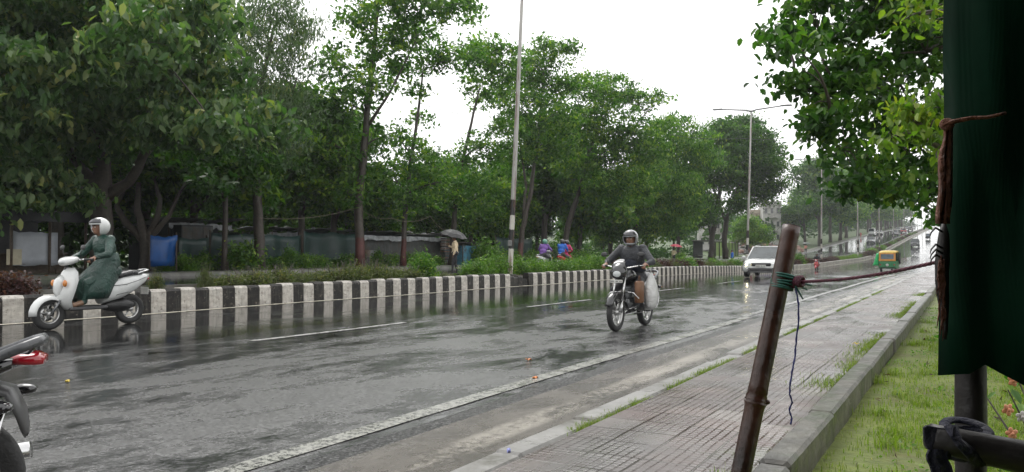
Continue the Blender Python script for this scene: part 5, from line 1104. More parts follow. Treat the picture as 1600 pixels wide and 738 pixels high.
m = MB(); m.loft([[(wd / 2 - .5 + j * .15, -.35 + .03 * math.sin(j * 2), z) for j in range(5)] for z in (1.85, 1.4, 1.0)], caps=False, closed=False); m.build('hanging_cloth', 'roof_plastic', t)
shack('shack', 'dark shack with pale patched roof behind the green cloth fence', 262, 350, -32.5, 2.15, 'box_dark', seed=2)
shack('shack', 'long low roof glimpsed behind the fence between the two dark trunks', 395, 545, -34, 1.9, 'tin_dark', 'tin', seed=3)
t, wd = shack('small_shed', 'small blue painted shed beside the person in the straw hat', 722, 765, -30.2, 1.35, 'shed_blue', 'tin_dark', seed=4, ragged=False, depth=1.6, over=.15)
def hung(name, label, cat, px0, px1, n, z0, z1, mm, posts=True, seed=0, wave=.07, part='cloth', slack=.1, group=None):
    a, b = on(px0, n), on(px1, n); s0, s1 = a[1], b[1]; wd = s1 - s0; sc = (s0 + s1) / 2; t = thing(name, label, cat, W(n, sc, gz(n, sc)), math.pi / 2 - TH, group); R = random.Random(seed); k = max(8, int(wd * 5)); ph = [R.uniform(0, 6) for _ in range(5)]
    m = MB(); rows = []
    for r in range(6):
        f = r / 5; rows.append([(-wd / 2 + wd * i / k, wave * (math.sin(i * .9 + ph[0]) + .6 * math.sin(i * .37 + ph[1] + f * 2)) * (.4 + f), z1 + (z0 - z1) * f - slack * abs(math.sin(i / k * math.pi * max(1, round(wd / 2)))) * (1 - f) + (R.uniform(-.03, .03) if r in (0, 5) else 0)) for i in range(k + 1)])
    m.loft(rows, caps=False, closed=False); q = m.build(part, mm, t); q.modifiers.new('thickness', 'SOLIDIFY').thickness = .008
    if posts:
        c = max(2, round(wd / 2) + 1)
        for i in range(c): x = -wd / 2 + wd * i / (c - 1); m = MB(); m.tube([(x, .08, -.1), (x + R.uniform(-.04, .04), .09, z1 + .12)], .035, 7); m.build('post', 'wood_post', t)
    return t
hung('cloth_fence', 'sagging dark green cloth fence behind the wide leafy bush', 'fence', 330, 470, -30.2, .05, 1.75, 'tarp_teal', seed=1)
hung('cloth_fence', 'sagging teal cloth fence ending at the red footed tall tree', 'fence', 474, 560, -30.2, .05, 1.95, 'tarp_teal', seed=2)
hung('cloth_fence', 'dark green cloth fence between the blue sheet and the dark shack', 'fence', 278, 326, -29.8, .05, 1.5, 'tarp_teal', seed=6)
hung('blue_sheet', 'bright blue plastic sheet hung from a cord beside the gnarled tree', 'tarpaulin', 236, 278, -28.6, .25, 1.55, 'tarp_blue', seed=3, wave=.12)
hung('cloth_fence', 'deep green cloth screen behind the nearest lamp post', 'fence', 776, 832, -31, .1, 2.15, 'tarp_teal', seed=4)
R = random.Random(44)
for px, key, sc in ((290, 'dark', 1.1), (318, 'round', 1.0), (430, 'dark', 1.2), (452, 'round', .9), (500, 'dark', 1.1), (528, 'bright', .9), (547, 'dark', 1.4), (590, 'round', .8), (612, 'dark', .9), (650, 'dark', 1.3), (680, 'dark', 1.0), (255, 'dark', .8), (775, 'dark', 1.6), (800, 'bright2', 1.5), (838, 'dark', 1.6)):
    n_, s_, p = on(px, R.uniform(-29.6, -28.6)); bush('shrub', 'self sown weed bush at the foot of the shanties and cloth fences', 'shrub', p, BM[key], (sc, sc, sc * R.uniform(.8, 1.3)), R.uniform(0, 6), 'weed bushes at the foot of the shanties')
# dark crate stack at the shack
for i, (px, z) in enumerate(((286, 0), (302, 0), (318, 0))):
    n_, s_, p = on(px, -31.2); t = thing('storage_cabinet', ['dark metal cabinet nearest the blue sheet', 'dark metal cabinet in the middle of the three by the shack', 'dark metal cabinet farthest from the blue sheet'][i], 'cabinet', p, -TH, 'cabinets by the dark shack')
    m = MB(); m.box((0, 0, 1.05), (.6, .62, 2.1), bev=.02); m.build('case', 'box_dark', t); m = MB(); m.box((.31, 0, 1.05), (.02, .54, 1.95), bev=.005); m.build('door', 'tin_dark', t)
# the stall behind the white scooter
a, b = on(-60, -29), on(128, -29); sc_ = (a[1] + b[1]) / 2; wd = b[1] - a[1]
t = thing('roadside_stall', 'dark open stall with pale plastic roof behind the white scooter', 'stall', W(-29, sc_, gz(-29, sc_)), math.pi / 2 - TH)
m = MB(); rows = []
for j in range(5): rows.append([(-wd / 2 + wd * i / 20, -.4 + j * .9, 2.35 + .08 * math.sin(i * 1.3 + j) - .12 * abs(j - 2) + .06 * math.sin(i * .5)) for i in range(21)])
m.loft(rows, caps=False, closed=False); q = m.build('roof', 'roof_plastic', t); q.modifiers.new('thickness', 'SOLIDIFY').thickness = .03
m = MB(); m.box((0, -.42, 2.12), (wd, .05, .38)); m.build('eave_board', 'box_dark', t)
m = MB(); m.box((0, 3.1, 1.1), (wd, .05, 2.2)); m.build('rear_wall', 'box_dark', t)
for q in (-1, -.33, .33, 1): m = MB(); m.tube([(q * wd / 2 * .97, -.35, -.1), (q * wd / 2 * .97, -.35, 2.3)], .05, 7); m.build('post', 'wood_post', t)
m = MB(); m.box((0, .6, .75), (wd * .8, .7, .08), bev=.01); m.box((0, .4, .38), (wd * .78, .06, .7)); m.build('counter', 'wood_post', t)
t = hung('banner', 'whitish banner with beige square stretched along the stall front', 'banner', 20, 90, -28.7, .35, 1.55, 'banner_white', seed=5, wave=.02, slack=.03)
m = MB(); m.box((.25 - 1.0, -.06, .65), (.5, .012, .55)); m.build('printed_square', 'banner_beige', t)
# stack of planks and rubbish by the person
n_, s_, p = on(700, -29.5); t = thing('plank_stack', 'tall stack of weathered planks beside the person in the straw hat', 'planks', p, -TH + 1.2); R = random.Random(3)
for i in range(17): m = MB(); m.box((R.uniform(-.04, .04), R.uniform(-.04, .04), .07 + i * .105), (.85 + R.uniform(-.1, .1), .55, .07), rz=R.uniform(-.08, .08), bev=.01); m.build('plank', R.choice(['wood_post', 'tin', 'brick_pile', 'concrete_dark']), t)
m = MB()
for i in range(5): m.ell((R.uniform(-.3, .3), R.uniform(-.1, .1), 1.92 + R.uniform(0, .1)), (.28, .2, .10), 0, Matrix.Rotation(R.uniform(0, 3), 3, 'Z'), 9, 6)
m.build('rag_heap', 'rag_dark', t)
def umbrella(label, loc, mm, r=.62, tilt=(0, 0, 0), grip=.9):
    t = thing('umbrella', label, 'umbrella', loc, rot=tilt); m = MB(); vs = [(0, 0, .0)]; k = 8; rings = []
    for f, z in ((.04, 0), (.35, -.03), (.7, -.12), (1.0, -.26)): rings.append([(r * f * math.cos(a) * (1 - .07 * (j % 2) * f), r * f * math.sin(a) * (1 - .07 * (j % 2) * f), z + .03 * (j % 2) * f) for j, a in enumerate([2 * math.pi * i / 16 for i in range(16)])])
    m.loft(rings, caps=False, smooth=False); m.add(rings[0], [tuple(range(16))]); q = m.build('canopy', mm, t); q.modifiers.new('thickness', 'SOLIDIFY').thickness = .004
    m = MB(); m.tube([(0, 0, .08), (0, 0, -grip)], .008, 6); m.tube([(0, 0, -grip), (.02, 0, -grip - .05), (.06, 0, -grip - .05)], .014, 6); m.build('handle', 'frame_black', t)
    m = MB(); [m.tube([(0, 0, -.02), (r * .96 * math.cos(a), r * .96 * math.sin(a), -.25)], .004, 4) for a in [2 * math.pi * i / 8 for i in range(8)]]; m.build('ribs', 'frame_black', t); return t
mat('umb_black', (.012, .012, .013), .4, var=.3); mat('umb_maroon', (.06, .02, .025), .4, var=.3); mat('umb_red', (.50, .05, .09), .4, var=.2); mat('umb_green', (.04, .06, .045), .4, var=.3); mat('straw', (.45, .36, .22), .6, var=.2)
n_, s_, pp = on(711, -18.9)
t, H, RH = person('person', 'person in cream shirt and dark trousers walking beyond the median under the black umbrella', standing(1.66, dict(elR=(.27, .06, 1.16), wrR=(.22, .26, 1.24), hdR=(0, .3, 1), pnR=(-1, 0, 0))), dict(top='cloth_cream', legs='trouser_dark', skin='skin', shoe='shoe_black'), pp, ALONG + 2.2, voxel=.012, bulk=1.3)
m = MB(); m.lathe(H, (0, 0, 1), [(.17, .03), (.16, .045), (.09, .07), (.085, .13), (.04, .15), (.001, .152)], 16); m.build('straw_hat', 'straw', t)
M = Matrix.Translation(pp) @ Matrix.Rotation(ALONG + 2.2, 4, 'Z'); hp = M @ Vector((.22, .30, 1.27))
umbrella('large black umbrella tilted over the person in the cream shirt', hp + Vector((.30, .1, .64)), 'umb_black', .62, (rad(8), rad(14), 0))
umbrella('dark maroon umbrella resting open on the plank stack', on(700, -29.2)[2] + Vector((0, 0, 2.25)), 'umb_maroon', .62, (rad(-10), rad(-12), 0), .35)
# walkers farther along
def walker(label, px, n, top, legs, rz, ulabel=None, umm=None, hh=1.65):
    n_, s_, pq = on(px, n); J = standing(hh, dict(elR=(.27, .06, 1.16), wrR=(.2, .22, 1.28), hdR=(0, .2, 1), pnR=(-1, 0, 0)) if ulabel else None, .2)
    t, H, RH = person('person', label, J, dict(top=top, legs=legs, skin='skin', shoe='shoe_black'), pq, rz, voxel=.016, bulk=1.1)
    if ulabel: M = Matrix.Translation(pq) @ Matrix.Rotation(rz, 4, 'Z'); umbrella(ulabel, M @ Vector((.2 * hh / 1.7, .26, 1.38)) + Vector((0, 0, .72)), umm, .7, (rad(5), rad(5), 0), .8)
walker('walker in pink top and dark trousers under a dull green umbrella on the far verge', 1259, -25.0, 'cloth_salmon', 'trouser_dark', ALONG + .4, 'dull green umbrella carried by the walker in the pink top', 'umb_green', 1.75)
walker('walker in red beyond the white car\'s bonnet', 1173, -17.2, 'cloth_red', 'trouser_dark', ALONG + 2)
walker('walker in blue stepping beside the second lamp post', 1144, -16.0 + .0, 'cloth_blue', 'trouser_dark', ALONG + 2, hh=1.3)
walker('person in red standing by the far roadside past the fourth lamp post', 1345, -26.5, 'cloth_red', 'cloth_red', ALONG)
walker('person under the red umbrella beyond the drooping tree', 1053, -27.6, 'cloth_cream', 'trouser_dark', ALONG, 'small red umbrella above the dark hedge past the grey motorcyclist', 'umb_red', 1.6)
# ------------------------------------------------------------ past the broad tree: shelter, railings, rubble bank, houses
n_, s_, p = on(1108, -30.5); t = thing('bus_shelter', 'small dark shelter with flat grey roof beneath the broad tree', 'shelter', p, math.pi / 2 - TH)
m = MB(); m.box((0, 0, 2.45), (7.5, 2.6, .16), bev=.03); m.build('roof', 'concrete_dark', t)
m = MB(); m.box((-1.6, 1.1, 1.25), (4.2, .1, 2.3)); m.build('rear_wall', 'box_dark', t)
for q in (-3.5, -1.2, 1.2, 3.5): m = MB(); m.tube([(q, -1.1, 0), (q, -1.1, 2.4)], .06, 8); m.build('post', 'frame_black', t)
m = MB(); m.box((-1.6, .7, .45), (3.8, .4, .08), bev=.02); m.build('bench', 'concrete', t)
mat('fence_green', (.22, .32, .09), .5, var=.2, scale=4)
n_, s_, p = on(1136, -31.5); t = thing('boundary_fence', 'pale green sheet fence between dark posts beyond the second lamp post', 'fence', p, math.pi / 2 - TH)
m = MB(); m.box((0, 0, 1.1), (13, .05, 2.0)); m.build('panel', 'fence_green', t)
for i in range(8): m = MB(); m.box((-6.5 + i * 13 / 7, -.06, 1.2), (.14, .08, 2.5)); m.build('post', 'frame_black', t)
mat('house_white', (.45, .44, .42), .6, var=.15, scale=.8, dirt=(.22, .21, .19)); mat('house_cream', (.40, .34, .27), .6, var=.15, scale=.8, dirt=(.2, .17, .14)); mat('house_grey', (.20, .205, .21), .6, var=.2, scale=.8); glassm('window_glass', (.04, .045, .05), .1)
def house(label, px, Zc, py_top, wpx, dep, mm, floors, cols, tank=True, seed=0):
    X = (px - 800) / 1200 * Zc; n_, s_ = NS(X, Zc); zb = gsheet(n_, s_); zt = 1.25 + (396 - py_top) / 1200 * Zc; wd = wpx / 1200 * Zc; H_ = zt - zb
    t = thing('house', label, 'house', (X, Zc, zb), rad(-12)); m = MB(); m.box((0, 0, H_ / 2 - .5), (wd, dep, H_ + 1)); m.build('wall', mm, t)
    m = MB(); m.box((0, 0, H_ + .08), (wd + .5, dep + .5, .2), bev=.03)
    for q in (-1, 1): m.box((q * (wd / 2 + .1), 0, H_ + .55), (.15, dep + .2, .8)); m.box((0, q * (dep / 2 + .1), H_ + .55), (wd + .3, .15, .8))
    rf = m.build('roof', mm, t)
    if tank: m = MB(); m.lathe((wd * .2, 0, H_ + .18), (0, 0, 1), [(.6, 0), (.62, .9), (.4, 1.15), (.15, 1.2), (.001, 1.2)], 16); m.build('water_tank', 'frame_black', rf)
    fh = H_ / floors
    for f in range(floors):
        for c in range(cols):
            x = -wd / 2 + wd * (c + .5) / cols; z = fh * (f + .55); m = MB(); ww, wh = min(1.3, wd / cols * .5), fh * .42
            for a, b_ in (((x, -dep / 2 - .02, z + wh / 2), (ww + .2, .12, .1)), ((x, -dep / 2 - .02, z - wh / 2), (ww + .3, .2, .1)), ((x - ww / 2, -dep / 2 - .02, z), (.1, .12, wh)), ((x + ww / 2, -dep / 2 - .02, z), (.1, .12, wh)), ((x, -dep / 2 - .02, z), (.05, .1, wh))): m.box(a, b_)
            wn_ = m.build('window', mm, t); m = MB(); m.box((x, -dep / 2 - .008, z), (ww - .05, .012, wh - .05)); m.build('pane', 'window_glass', wn_)
        m = MB(); m.box((0, -dep / 2 - .5, fh * f + .1 if f else .1), (wd * .6, 1.0, .12)); m.build('balcony' if f else 'step', mm, t)
    return t
house('white two storey house with flat roof seen between broad tree and avenue', 1203, 190, 322, 26, 9, 'house_white', 3, 3)
house('cream coloured lower house beside the white one behind the small bright tree', 1185, 196, 335, 26, 8, 'house_cream', 2, 3, False)
house('grey low block next to the white house, nearest the avenue trees', 1226, 205, 334, 20, 8, 'house_grey', 2, 2, False)
house('pale tall building glimpsed through the broad tree\'s branches', 1108, 170, 318, 34, 10, 'house_white', 3, 3)
n_, s_, p = on(1216, -46); g = np.random.default_rng(5); t = None
m = MB(); R = random.Random(8)
Zr = 135; 
for i in range(420):
    px = R.uniform(1150, 1262); X = (px - 800) / 1200 * Zr; a = R.uniform(0, 1); z = gsheet(*NS(X, Zr)) + a * 2.6; r = R.uniform(.25, .7); m.ell((X, Zr + a * 4 + R.uniform(-.5, .5), z), (r, r * .8, r * .6), R.randint(0, 2), Matrix.Rotation(R.uniform(0, 3), 3, 'Z'), 6, 4)
kind(m.build('rubble_bank', ['brick_pile', 'stone', 'concrete_dark']), 'stuff')
mat('purple_banner', (.14, .12, .38), .4, var=.3, scale=2)
Zr = 128; X = (1212 - 800) / 1200 * Zr; zb = gsheet(*NS(X, Zr)); t = thing('banner', 'long violet banner on short posts below the white house', 'banner', (X, Zr, zb), rad(-10))
m = MB(); m.box((0, 0, 1.35), (6.2, .04, 1.0)); m.build('panel', 'purple_banner', t)
for q in (-3, 0, 3): m = MB(); m.tube([(q, .05, -.1), (q, .05, 1.9)], .05, 6); m.build('post', 'wood_post', t)
# ------------------------------------------------------------ cords
def cord(label, pts, r, mm, sag=0, nm='cord'):
    P_ = []
    for i in range(len(pts) - 1):
        for k in range(8): f = k / 8; P_.append(Vector(pts[i]).lerp(Vector(pts[i + 1]), f) - Vector((0, 0, sag * 4 * f * (1 - f))))
    P_.append(Vector(pts[-1])); m = MB(); m.tube(P_, r, 6); return tag(m.build(nm, mm), label, 'cord')
mat('cord_pale', (.16, .14, .09), .6); mat('wire_dark', (.05, .05, .05), .5)
Zt = on(562, -28.3)[2].y
cord('pale cord strung from the acacia trunk to the tall tree and on past the shack', [P(405, 341, on(405, -28)[2].y), P(560, 324, Zt - .3), P(612, 341, Zt), P(672, 338, Zt + 2), P(706, 362, Zt + 3)], .013, 'cord_pale', .25)
cord('thin overhead wire crossing the sky past the second lamp post', [P(1020, 205, 70), P(1160, 216, 75), P(1262, 209, 80)], .022, 'wire_dark', .3, 'overhead_wire')
cord('thin wire slanting through the gap between leaning and forked trees', [P(655, 160, 46), P(735, 180, 46)], .015, 'wire_dark', .1, 'overhead_wire')
# ------------------------------------------------------------ litter
mat('litter_orange', (.60, .20, .05), .5, var=.2); mat('leaf_yellow', (.55, .40, .03), .4, var=.2); mat('litter_blue', (.25, .28, .6), .4)
def scrap(label, px, py, zg, mm, L, cat='litter', nm='litter', wd=.5):
    Z = 1200 * (1.25 - zg) / (py - 396); p = P(px, py, Z); n_, s_ = NS(p.x, p.y); p.z = (road_z(n_, s_) if n_ < -3 else h(s_) + .155) + .008
    m = MB(); a = R.uniform(0, 3); k = 6; rows = [[(L * (i / k - .5), L * wd * (j - .5) * math.sin(math.pi * (i + .6) / (k + 1.2)), .012 * math.sin(i * 1.7 + j * 2) + .008) for j in (0, .5, 1)] for i in range(k + 1)]
    m.loft(rows, caps=False, closed=False); o = m.build(nm, mm, loc=p, rot=(0, 0, a)); o.modifiers.new('thickness', 'SOLIDIFY').thickness = .002; return tag(o, label, cat)
scrap('orange scrap lying on the road beside the white edge line', 836, 594, 0, 'litter_orange', .09, wd=.35)
scrap('smaller brown scrap farther out in the near lane', 826, 566, 0, 'litter_orange', .07, wd=.35)
scrap('orange packet lying against the painted median kerb', 404, 471, 0, 'litter_orange', .25)
scrap('yellow fallen leaf on the footpath tiles', 1336, 539, .15, 'leaf_yellow', .09, 'leaf', 'fallen_leaf')
scrap('small blue wrapper on the gutter stone at the footpath gap', 795, 717, .12, 'litter_blue', .045)
scrap('tan fallen leaf on the wet road behind the parked motorcycle', 108, 603, 0, 'leaf_yellow', .07, 'leaf', 'fallen_leaf')
# ------------------------------------------------------------ grass and moss
def blades(name, N_, fn, ln, wd, matn, seed):
    g = np.random.default_rng(seed); B0 = fn(g, N_); n = len(B0); az = g.uniform(0, 6.283, n); ben = g.uniform(.2, 1.1, n); L = ln * g.uniform(.4, 1.3, n)
    d = np.stack([np.cos(az), np.sin(az), np.zeros(n)], 1); sd = np.stack([-np.sin(az), np.cos(az), np.zeros(n)], 1) * (wd / 2); upv = np.array([0, 0, 1.0])
    mid = B0 + upv * (L * .6)[:, None] + d * (L * .25 * ben)[:, None]; tip = B0 + upv * (L * (1 - .45 * ben))[:, None] + d * (L * .8 * ben)[:, None]
    V = np.stack([B0 - sd, B0 + sd, mid + sd * .7, tip, mid - sd * .7], 1).reshape(-1, 3); F = np.array([0, 1, 2, 4, 4, 2, 3])
    me = bpy.data.meshes.new(name); me.vertices.add(len(V)); me.vertices.foreach_set('co', V.astype(np.float32).ravel())
    idx = (np.arange(n)[:, None] * 5 + F[None]).ravel(); me.loops.add(len(idx)); me.loops.foreach_set('vertex_index', idx.astype(np.int32))
    me.polygons.add(2 * n); ls = (np.arange(n)[:, None] * 7 + np.array([0, 4])[None]).ravel(); me.polygons.foreach_set('loop_start', ls.astype(np.int32)); me.polygons.foreach_set('loop_total', np.tile([4, 3], n).astype(np.int32)); me.update(calc_edges=True)
    tn = g.beta(2, 2, n); a = me.attributes.new('tint', 'FLOAT', 'FACE'); a.data.foreach_set('value', np.repeat(tn, 2).astype(np.float32)); me.materials.append(MATS[matn])
    o = link(name, me); return kind(o, 'stuff')
def ns_world(n, s, z): return np.stack([n * CT + s * ST, -n * ST + s * CT, z], 1)
def f_lawn(g, N_):
    s = 1.2 + g.exponential(6, N_); s = s[s < 34]; n = g.uniform(-.75, 1.0, len(s)) + g.uniform(0, 1, len(s)) * np.minimum(2.4, s * .22)
    k = np.sin(n * 5 + s * 1.3) + np.sin(s * 2.1 - n * 2.2) + g.normal(0, .8, len(s)); q = k > -.55; n, s = n[q], s[q]
    return ns_world(n, s, np.interp(s, _S, _H2) + .01)
blades('lawn_grass', 230000, f_lawn, .05, .0065, 'grass_blade', 1)
def f_tall(g, N_):
    c = 90; cs = g.uniform(1.5, 16, c); cn = g.uniform(-.72, 1.2, c); i = g.integers(0, c, N_); s = cs[i] + g.normal(0, .07, N_); n = np.maximum(-.75, cn[i] + g.normal(0, .06, N_)); return ns_world(n, s, np.interp(s, _S, _H2) + .01)
blades('grass_tufts', 9000, f_tall, .10, .006, 'grass_blade', 2)
g = np.random.default_rng(19); cs = g.uniform(1.5, 20, 260); cn = g.uniform(-.7, 2.2, 260); i_ = g.integers(0, 260, 6500); s_ = cs[i_] + g.normal(0, .10, 6500); n_ = np.maximum(-.74, cn[i_] + g.normal(0, .09, 6500))
kind(link('lawn_weeds', leaf_mesh('lawn_weeds', ns_world(n_, s_, np.interp(s_, _S, _H2) + .03 + np.abs(g.normal(0, .012, 6500))), .03, .6, 'leaf_bright', 19, -.1)), 'stuff')
g = np.random.default_rng(23); s_ = g.uniform(1.5, 16, 240); n_ = g.uniform(-.7, 2, 240)
kind(link('dead_leaves', leaf_mesh('dead_leaves', ns_world(n_, s_, np.interp(s_, _S, _H2) + .045), .06, .5, 'leaf_purple', 23, 0)), 'stuff')
def f_crack(g, N_):
    c = 220; cs = g.uniform(2.5, 26, c); cs = cs[(np.sin(cs * 1.1) + np.sin(cs * 2.7 + 1) > -.7)]; i = g.integers(0, len(cs), N_); s = cs[i] + g.normal(0, .06, N_); n = -2.10 + g.normal(0, .045, N_); return ns_world(n, s, np.interp(s, _S, _H2) + .09)
blades('kerb_grass', 34000, f_crack, .065, .005, 'grass_blade', 3)
def f_edge(g, N_):
    c = 130; cs = g.uniform(2.0, 24, c); cs = cs[(np.sin(cs * .8 + .5) > -.35)]; i = g.integers(0, len(cs), N_); s = cs[i] + g.normal(0, .16, N_); n = -.94 - np.abs(g.normal(0, .09, N_)) * (g.uniform(.2, 1.6, len(cs))[i]); return ns_world(n, s, np.interp(s, _S, _H2) + .15)
blades('footpath_weeds', 4500, f_edge, .04, .005, 'grass_blade', 4)
# ------------------------------------------------------------ foreground: leaning bamboo, tied rope, green stall
mat('bamboo_brown', (.040, .015, .008), .36, var=.6, scale=7, bmp=.5, coat=.08, dirt=(.008, .006, .005)); mat('bamboo_dark', (.010, .008, .007), .5, var=.3, scale=9, bmp=.3); mat('cut_end', (.03, .02, .015), .7)
mat('cord_green', (.015, .10, .075), .5, var=.4, scale=30); mat('rope_maroon', (.085, .012, .028), .6, var=.5, scale=60, bmp=.8, bscale=200); mat('string_blue', (.03, .035, .16), .5, var=.3, scale=60)
def tarp_mat():
    m, N, L, B = newmat('tarp_green'); v = objc(N)
    L.new(ramp(N, L, noise(N, L, v, 3, 5), [(.3, (.001, .008, .004)), (.7, (.0025, .021, .010))]), B.inputs['Base Color']); B.inputs['Roughness'].default_value = .7; B.inputs['Specular IOR Level'].default_value = .04
    w1 = N.new('ShaderNodeTexWave'); w1.inputs['Scale'].default_value = 60; L.new(v, w1.inputs[0]); L.new(bump(N, L, w1.outputs[0], .2, .002), B.inputs['Normal'])
    t = N.new('ShaderNodeBsdfTranslucent'); t.inputs[0].default_value = (.004, .07, .032, 1); mxs = N.new('ShaderNodeMixShader'); mxs.inputs[0].default_value = .12
    L.new(B.outputs[0], mxs.inputs[1]); L.new(t.outputs[0], mxs.inputs[2]); L.new(mxs.outputs[0], N['Material Output'].inputs[0])
tarp_mat(); mat('cloth_rust', (.13, .045, .022), .7, var=.4, scale=9, bmp=.8, bscale=40); mat('cloth_navy', (.008, .009, .022), .7, var=.4, scale=12, bmp=.8, bscale=30)
Zb = 2.12
top, bot = P(1237, 354, Zb), P(1155, 738, Zb - .06); dirb = (bot - top).normalized(); foot = top + dirb * ((top.z - (.15)) / -dirb.z) + dirb * .1
t = thing('bamboo_pole', 'leaning brown bamboo pole standing on the footpath, cut end up', 'pole', foot)
L_ = (top - foot).length; m = MB(); prof = []; R = random.Random(2); z = 0; nodes = [.18, .49, .80, 1.09, 1.5]
knot = (P(1183, 627, Zb - .04) - foot).length
nodes = [knot - .62, knot - .31, knot]
r0 = .0275
for i in range(60):
    zz = L_ * i / 59; prof.append((r0 * (1 - .12 * zz / L_), zz))
for k in nodes: prof += [(r0 * .97, k - .014), (r0 * 1.02, k - .008), (r0 * 1.13, k - .002), (r0 * 1.12, k + .003), (r0 * .99, k + .007), (r0 * 1.05, k + .012), (r0 * .97, k + .022)]
prof.sort(key=lambda q: q[1])
m.lathe((0, 0, 0), (top - foot), prof, 22); m.build('culm', 'bamboo_brown', t)
ax = (top - foot).normalized(); m = MB(); m.lathe(ax * (L_ - .001), ax, [(r0 * .84, .0), (r0 * .86, .003), (r0 * .60, .003), (r0 * .58, -.0)], 22); m.build('cut_rim', 'cut_end', t)
m = MB(); m.ell(ax * knot + Vector((.027, -.012, .0)), (.008, .008, .007)); m.build('bud_scar', 'bamboo_brown', t)
# green cord wound round the pole
wb = P(1222, 441, Zb - .012); a = ax.orthogonal().normalized(); b = ax.cross(a); base = wb
t = thing('cord_winding', 'green cord wound several times round the bamboo pole under its top', 'cord', base); R = random.Random(6)
for k in range(6):
    m = MB(); o_ = -.018 + .0075 * k + R.uniform(-.002, .002); ph = R.uniform(0, 6); tl = R.uniform(-.008, .008); pts = [ax * (o_ + tl * math.sin(q + ph)) + (a * math.cos(q) + b * math.sin(q)) * (.0285 + .001 * math.sin(q * 5 + k)) for q in [2 * math.pi * j / 24 for j in range(25)]]; m.tube(pts, .0032, 6); m.build('turn', 'cord_green', t)
for e in ((.055, -.01, .012), (.06, -.02, -.02), (.045, -.03, -.045), (.075, -.015, -.008)):
    m = MB(); m.tube([(.02, -.02, R.uniform(-.01, .01)), (e[0] * .6, e[1], e[2] * .3), e], [.0032, .003, .002], 6); m.build('cord_end', 'cord_green', t)
# rope to the stall post
ra, rb = P(1243, 441, Zb - .03), P(1468, 409, 1.62)
t = thing('rope', 'taut maroon rope tied from the bamboo pole to the green stall', 'rope', ra); m = MB(); dr = rb - ra; k = 46
side = dr.cross(Vector((0, 0, 1))).normalized(); 
for st_ in range(3):
    pts = []
    for i in range(k * 5 + 1):
        f = i / (k * 5); an = f * k * 1.6 + st_ * 2.094; pts.append(dr * f - Vector((0, 0, .010 * math.sin(math.pi * f))) + side * .002 * math.cos(an) + Vector((0, 0, .002 * math.sin(an))))
    m.tube(pts, .0026, 5)
m.build('strands', 'rope_maroon', t)
m = MB(); R = random.Random(9)
for i in range(5): q = R.uniform(0, 6); c = dr.normalized() * (-.012 + i * .009); m.tube([c + Vector((0, 0, 1)) * .012 * math.cos(a_) + side * .012 * math.sin(a_) + dr.normalized() * .006 * math.sin(a_ * 1 + q) for a_ in [2 * math.pi * j / 14 for j in range(15)]], .0052, 6)
m.build('knot', 'rope_maroon', t)
# hanging blue string
sp = [P(x, y, Zb - .03 + .01 * math.sin(y * .05)) for x, y in ((1243, 450), (1247, 475), (1247, 505), (1243, 530), (1241, 555), (1237, 575), (1233, 600), (1232, 615), (1236, 628), (1231, 640), (1235, 652), (1233, 662))]
t = thing('string', 'thin blue string dangling from the knot beside the bamboo pole', 'string', sp[0]); m = MB(); q = [p_ - sp[0] for p_ in sp]; fine = []
for i in range(len(q) - 1):
    for k in range(4): fine.append(q[i].lerp(q[i + 1], k / 4) + Vector((random.uniform(-1, 1) * .0008, 0, 0)))
fine.append(q[-1]); m.tube(fine, [.0024 + .0005 * math.sin(i * 2.2) for i in range(len(fine))], 6); m.build('strand', 'string_blue', t)
# the stall: posts, rail, side tarpaulin; unseen roof and walls added to shade it
t = thing('market_stall', 'dark green tarpaulin stall on bamboo posts at the edge of the lawn', 'stall', (.9, .9, 0))
O = Vector((.9, .9, 0))
pz = 1.56; pxp = (1506 - 800) / 1200 * pz
m = MB(); prof = [(.0285 + .0005 * math.sin(i * 1.3), i * .06) for i in range(42)]; m.lathe(Vector((pxp, pz, -.02)) - O, (.01, 0, 1), prof, 18); m.build('post', 'bamboo_dark', t)
m = MB(); m.tube([P(1450, 681, 1.40) - O, P(1506, 694, 1.40) - O, P(1610, 716, 1.36) - O, P(1800, 750, 1.3) - O], [.024, .027, .030, .032], 14); m.build('rail', 'bamboo_dark', t)
def cloth(pts_rows, mm, name, th_=.004):
    m = MB(); m.loft(pts_rows, caps=False, closed=False); q = m.build(name, mm, t); q.modifiers.new('thickness', 'SOLIDIFY').thickness = th_; return q
# side wall seen from inside: from its free edge by the post out past the picture
rows = []; R = random.Random(4)
for r in range(13):
    f = r / 12; row = []
    for c in range(25):
        g_ = c / 24; edge = [1492, 1492, 1490, 1489, 1490, 1489, 1488, 1487, 1484, 1481, 1479, 1474, 1474][r]
        px = edge - 7 + g_ * 560 + 1.5 * math.sin(r * 1.9); Zc = 1.50 + .05 * math.exp(-c * .9) - g_ * .35 + .020 * math.sin(c * .9 + r * .35 + math.sin(r * .8)) * (1 - .3 * g_) + .009 * math.sin(c * 2.3 - r * .5) + .012 * math.sin(r * .9 + c * .2)
        bottom = 586 - 10 * math.sin(g_ * 3) if g_ < .12 else 562 + (g_ - .10) * 285
        ytop = -420; py = ytop + (bottom - ytop) * f
        row.append(P(px, py, Zc) - O)
    rows.append(row)
cloth(rows, 'tarp_green', 'side_tarpaulin')
x1 = P(1492 + 560, 0, 1.15).x
cloth([[Vector((x, y, z)) - O for x in (-1.1, -.4, .3, 1.0, 1.9)] for y, z in ((-1.6, 2.35), (-.5, 2.45), (.5, 2.42), (1.25, 2.28))], 'tarp_green', 'added_shade_roof')  # unseen roof sheet over the camera, added to cast shade
cloth([[Vector((x, -1.6, z)) - O for x in (-1.1, 0, 1.0, 1.9)] for z in (0, 1.2, 2.35)], 'tarp_green', 'added_shade_rear')  # unseen wall behind the camera, added to keep light out
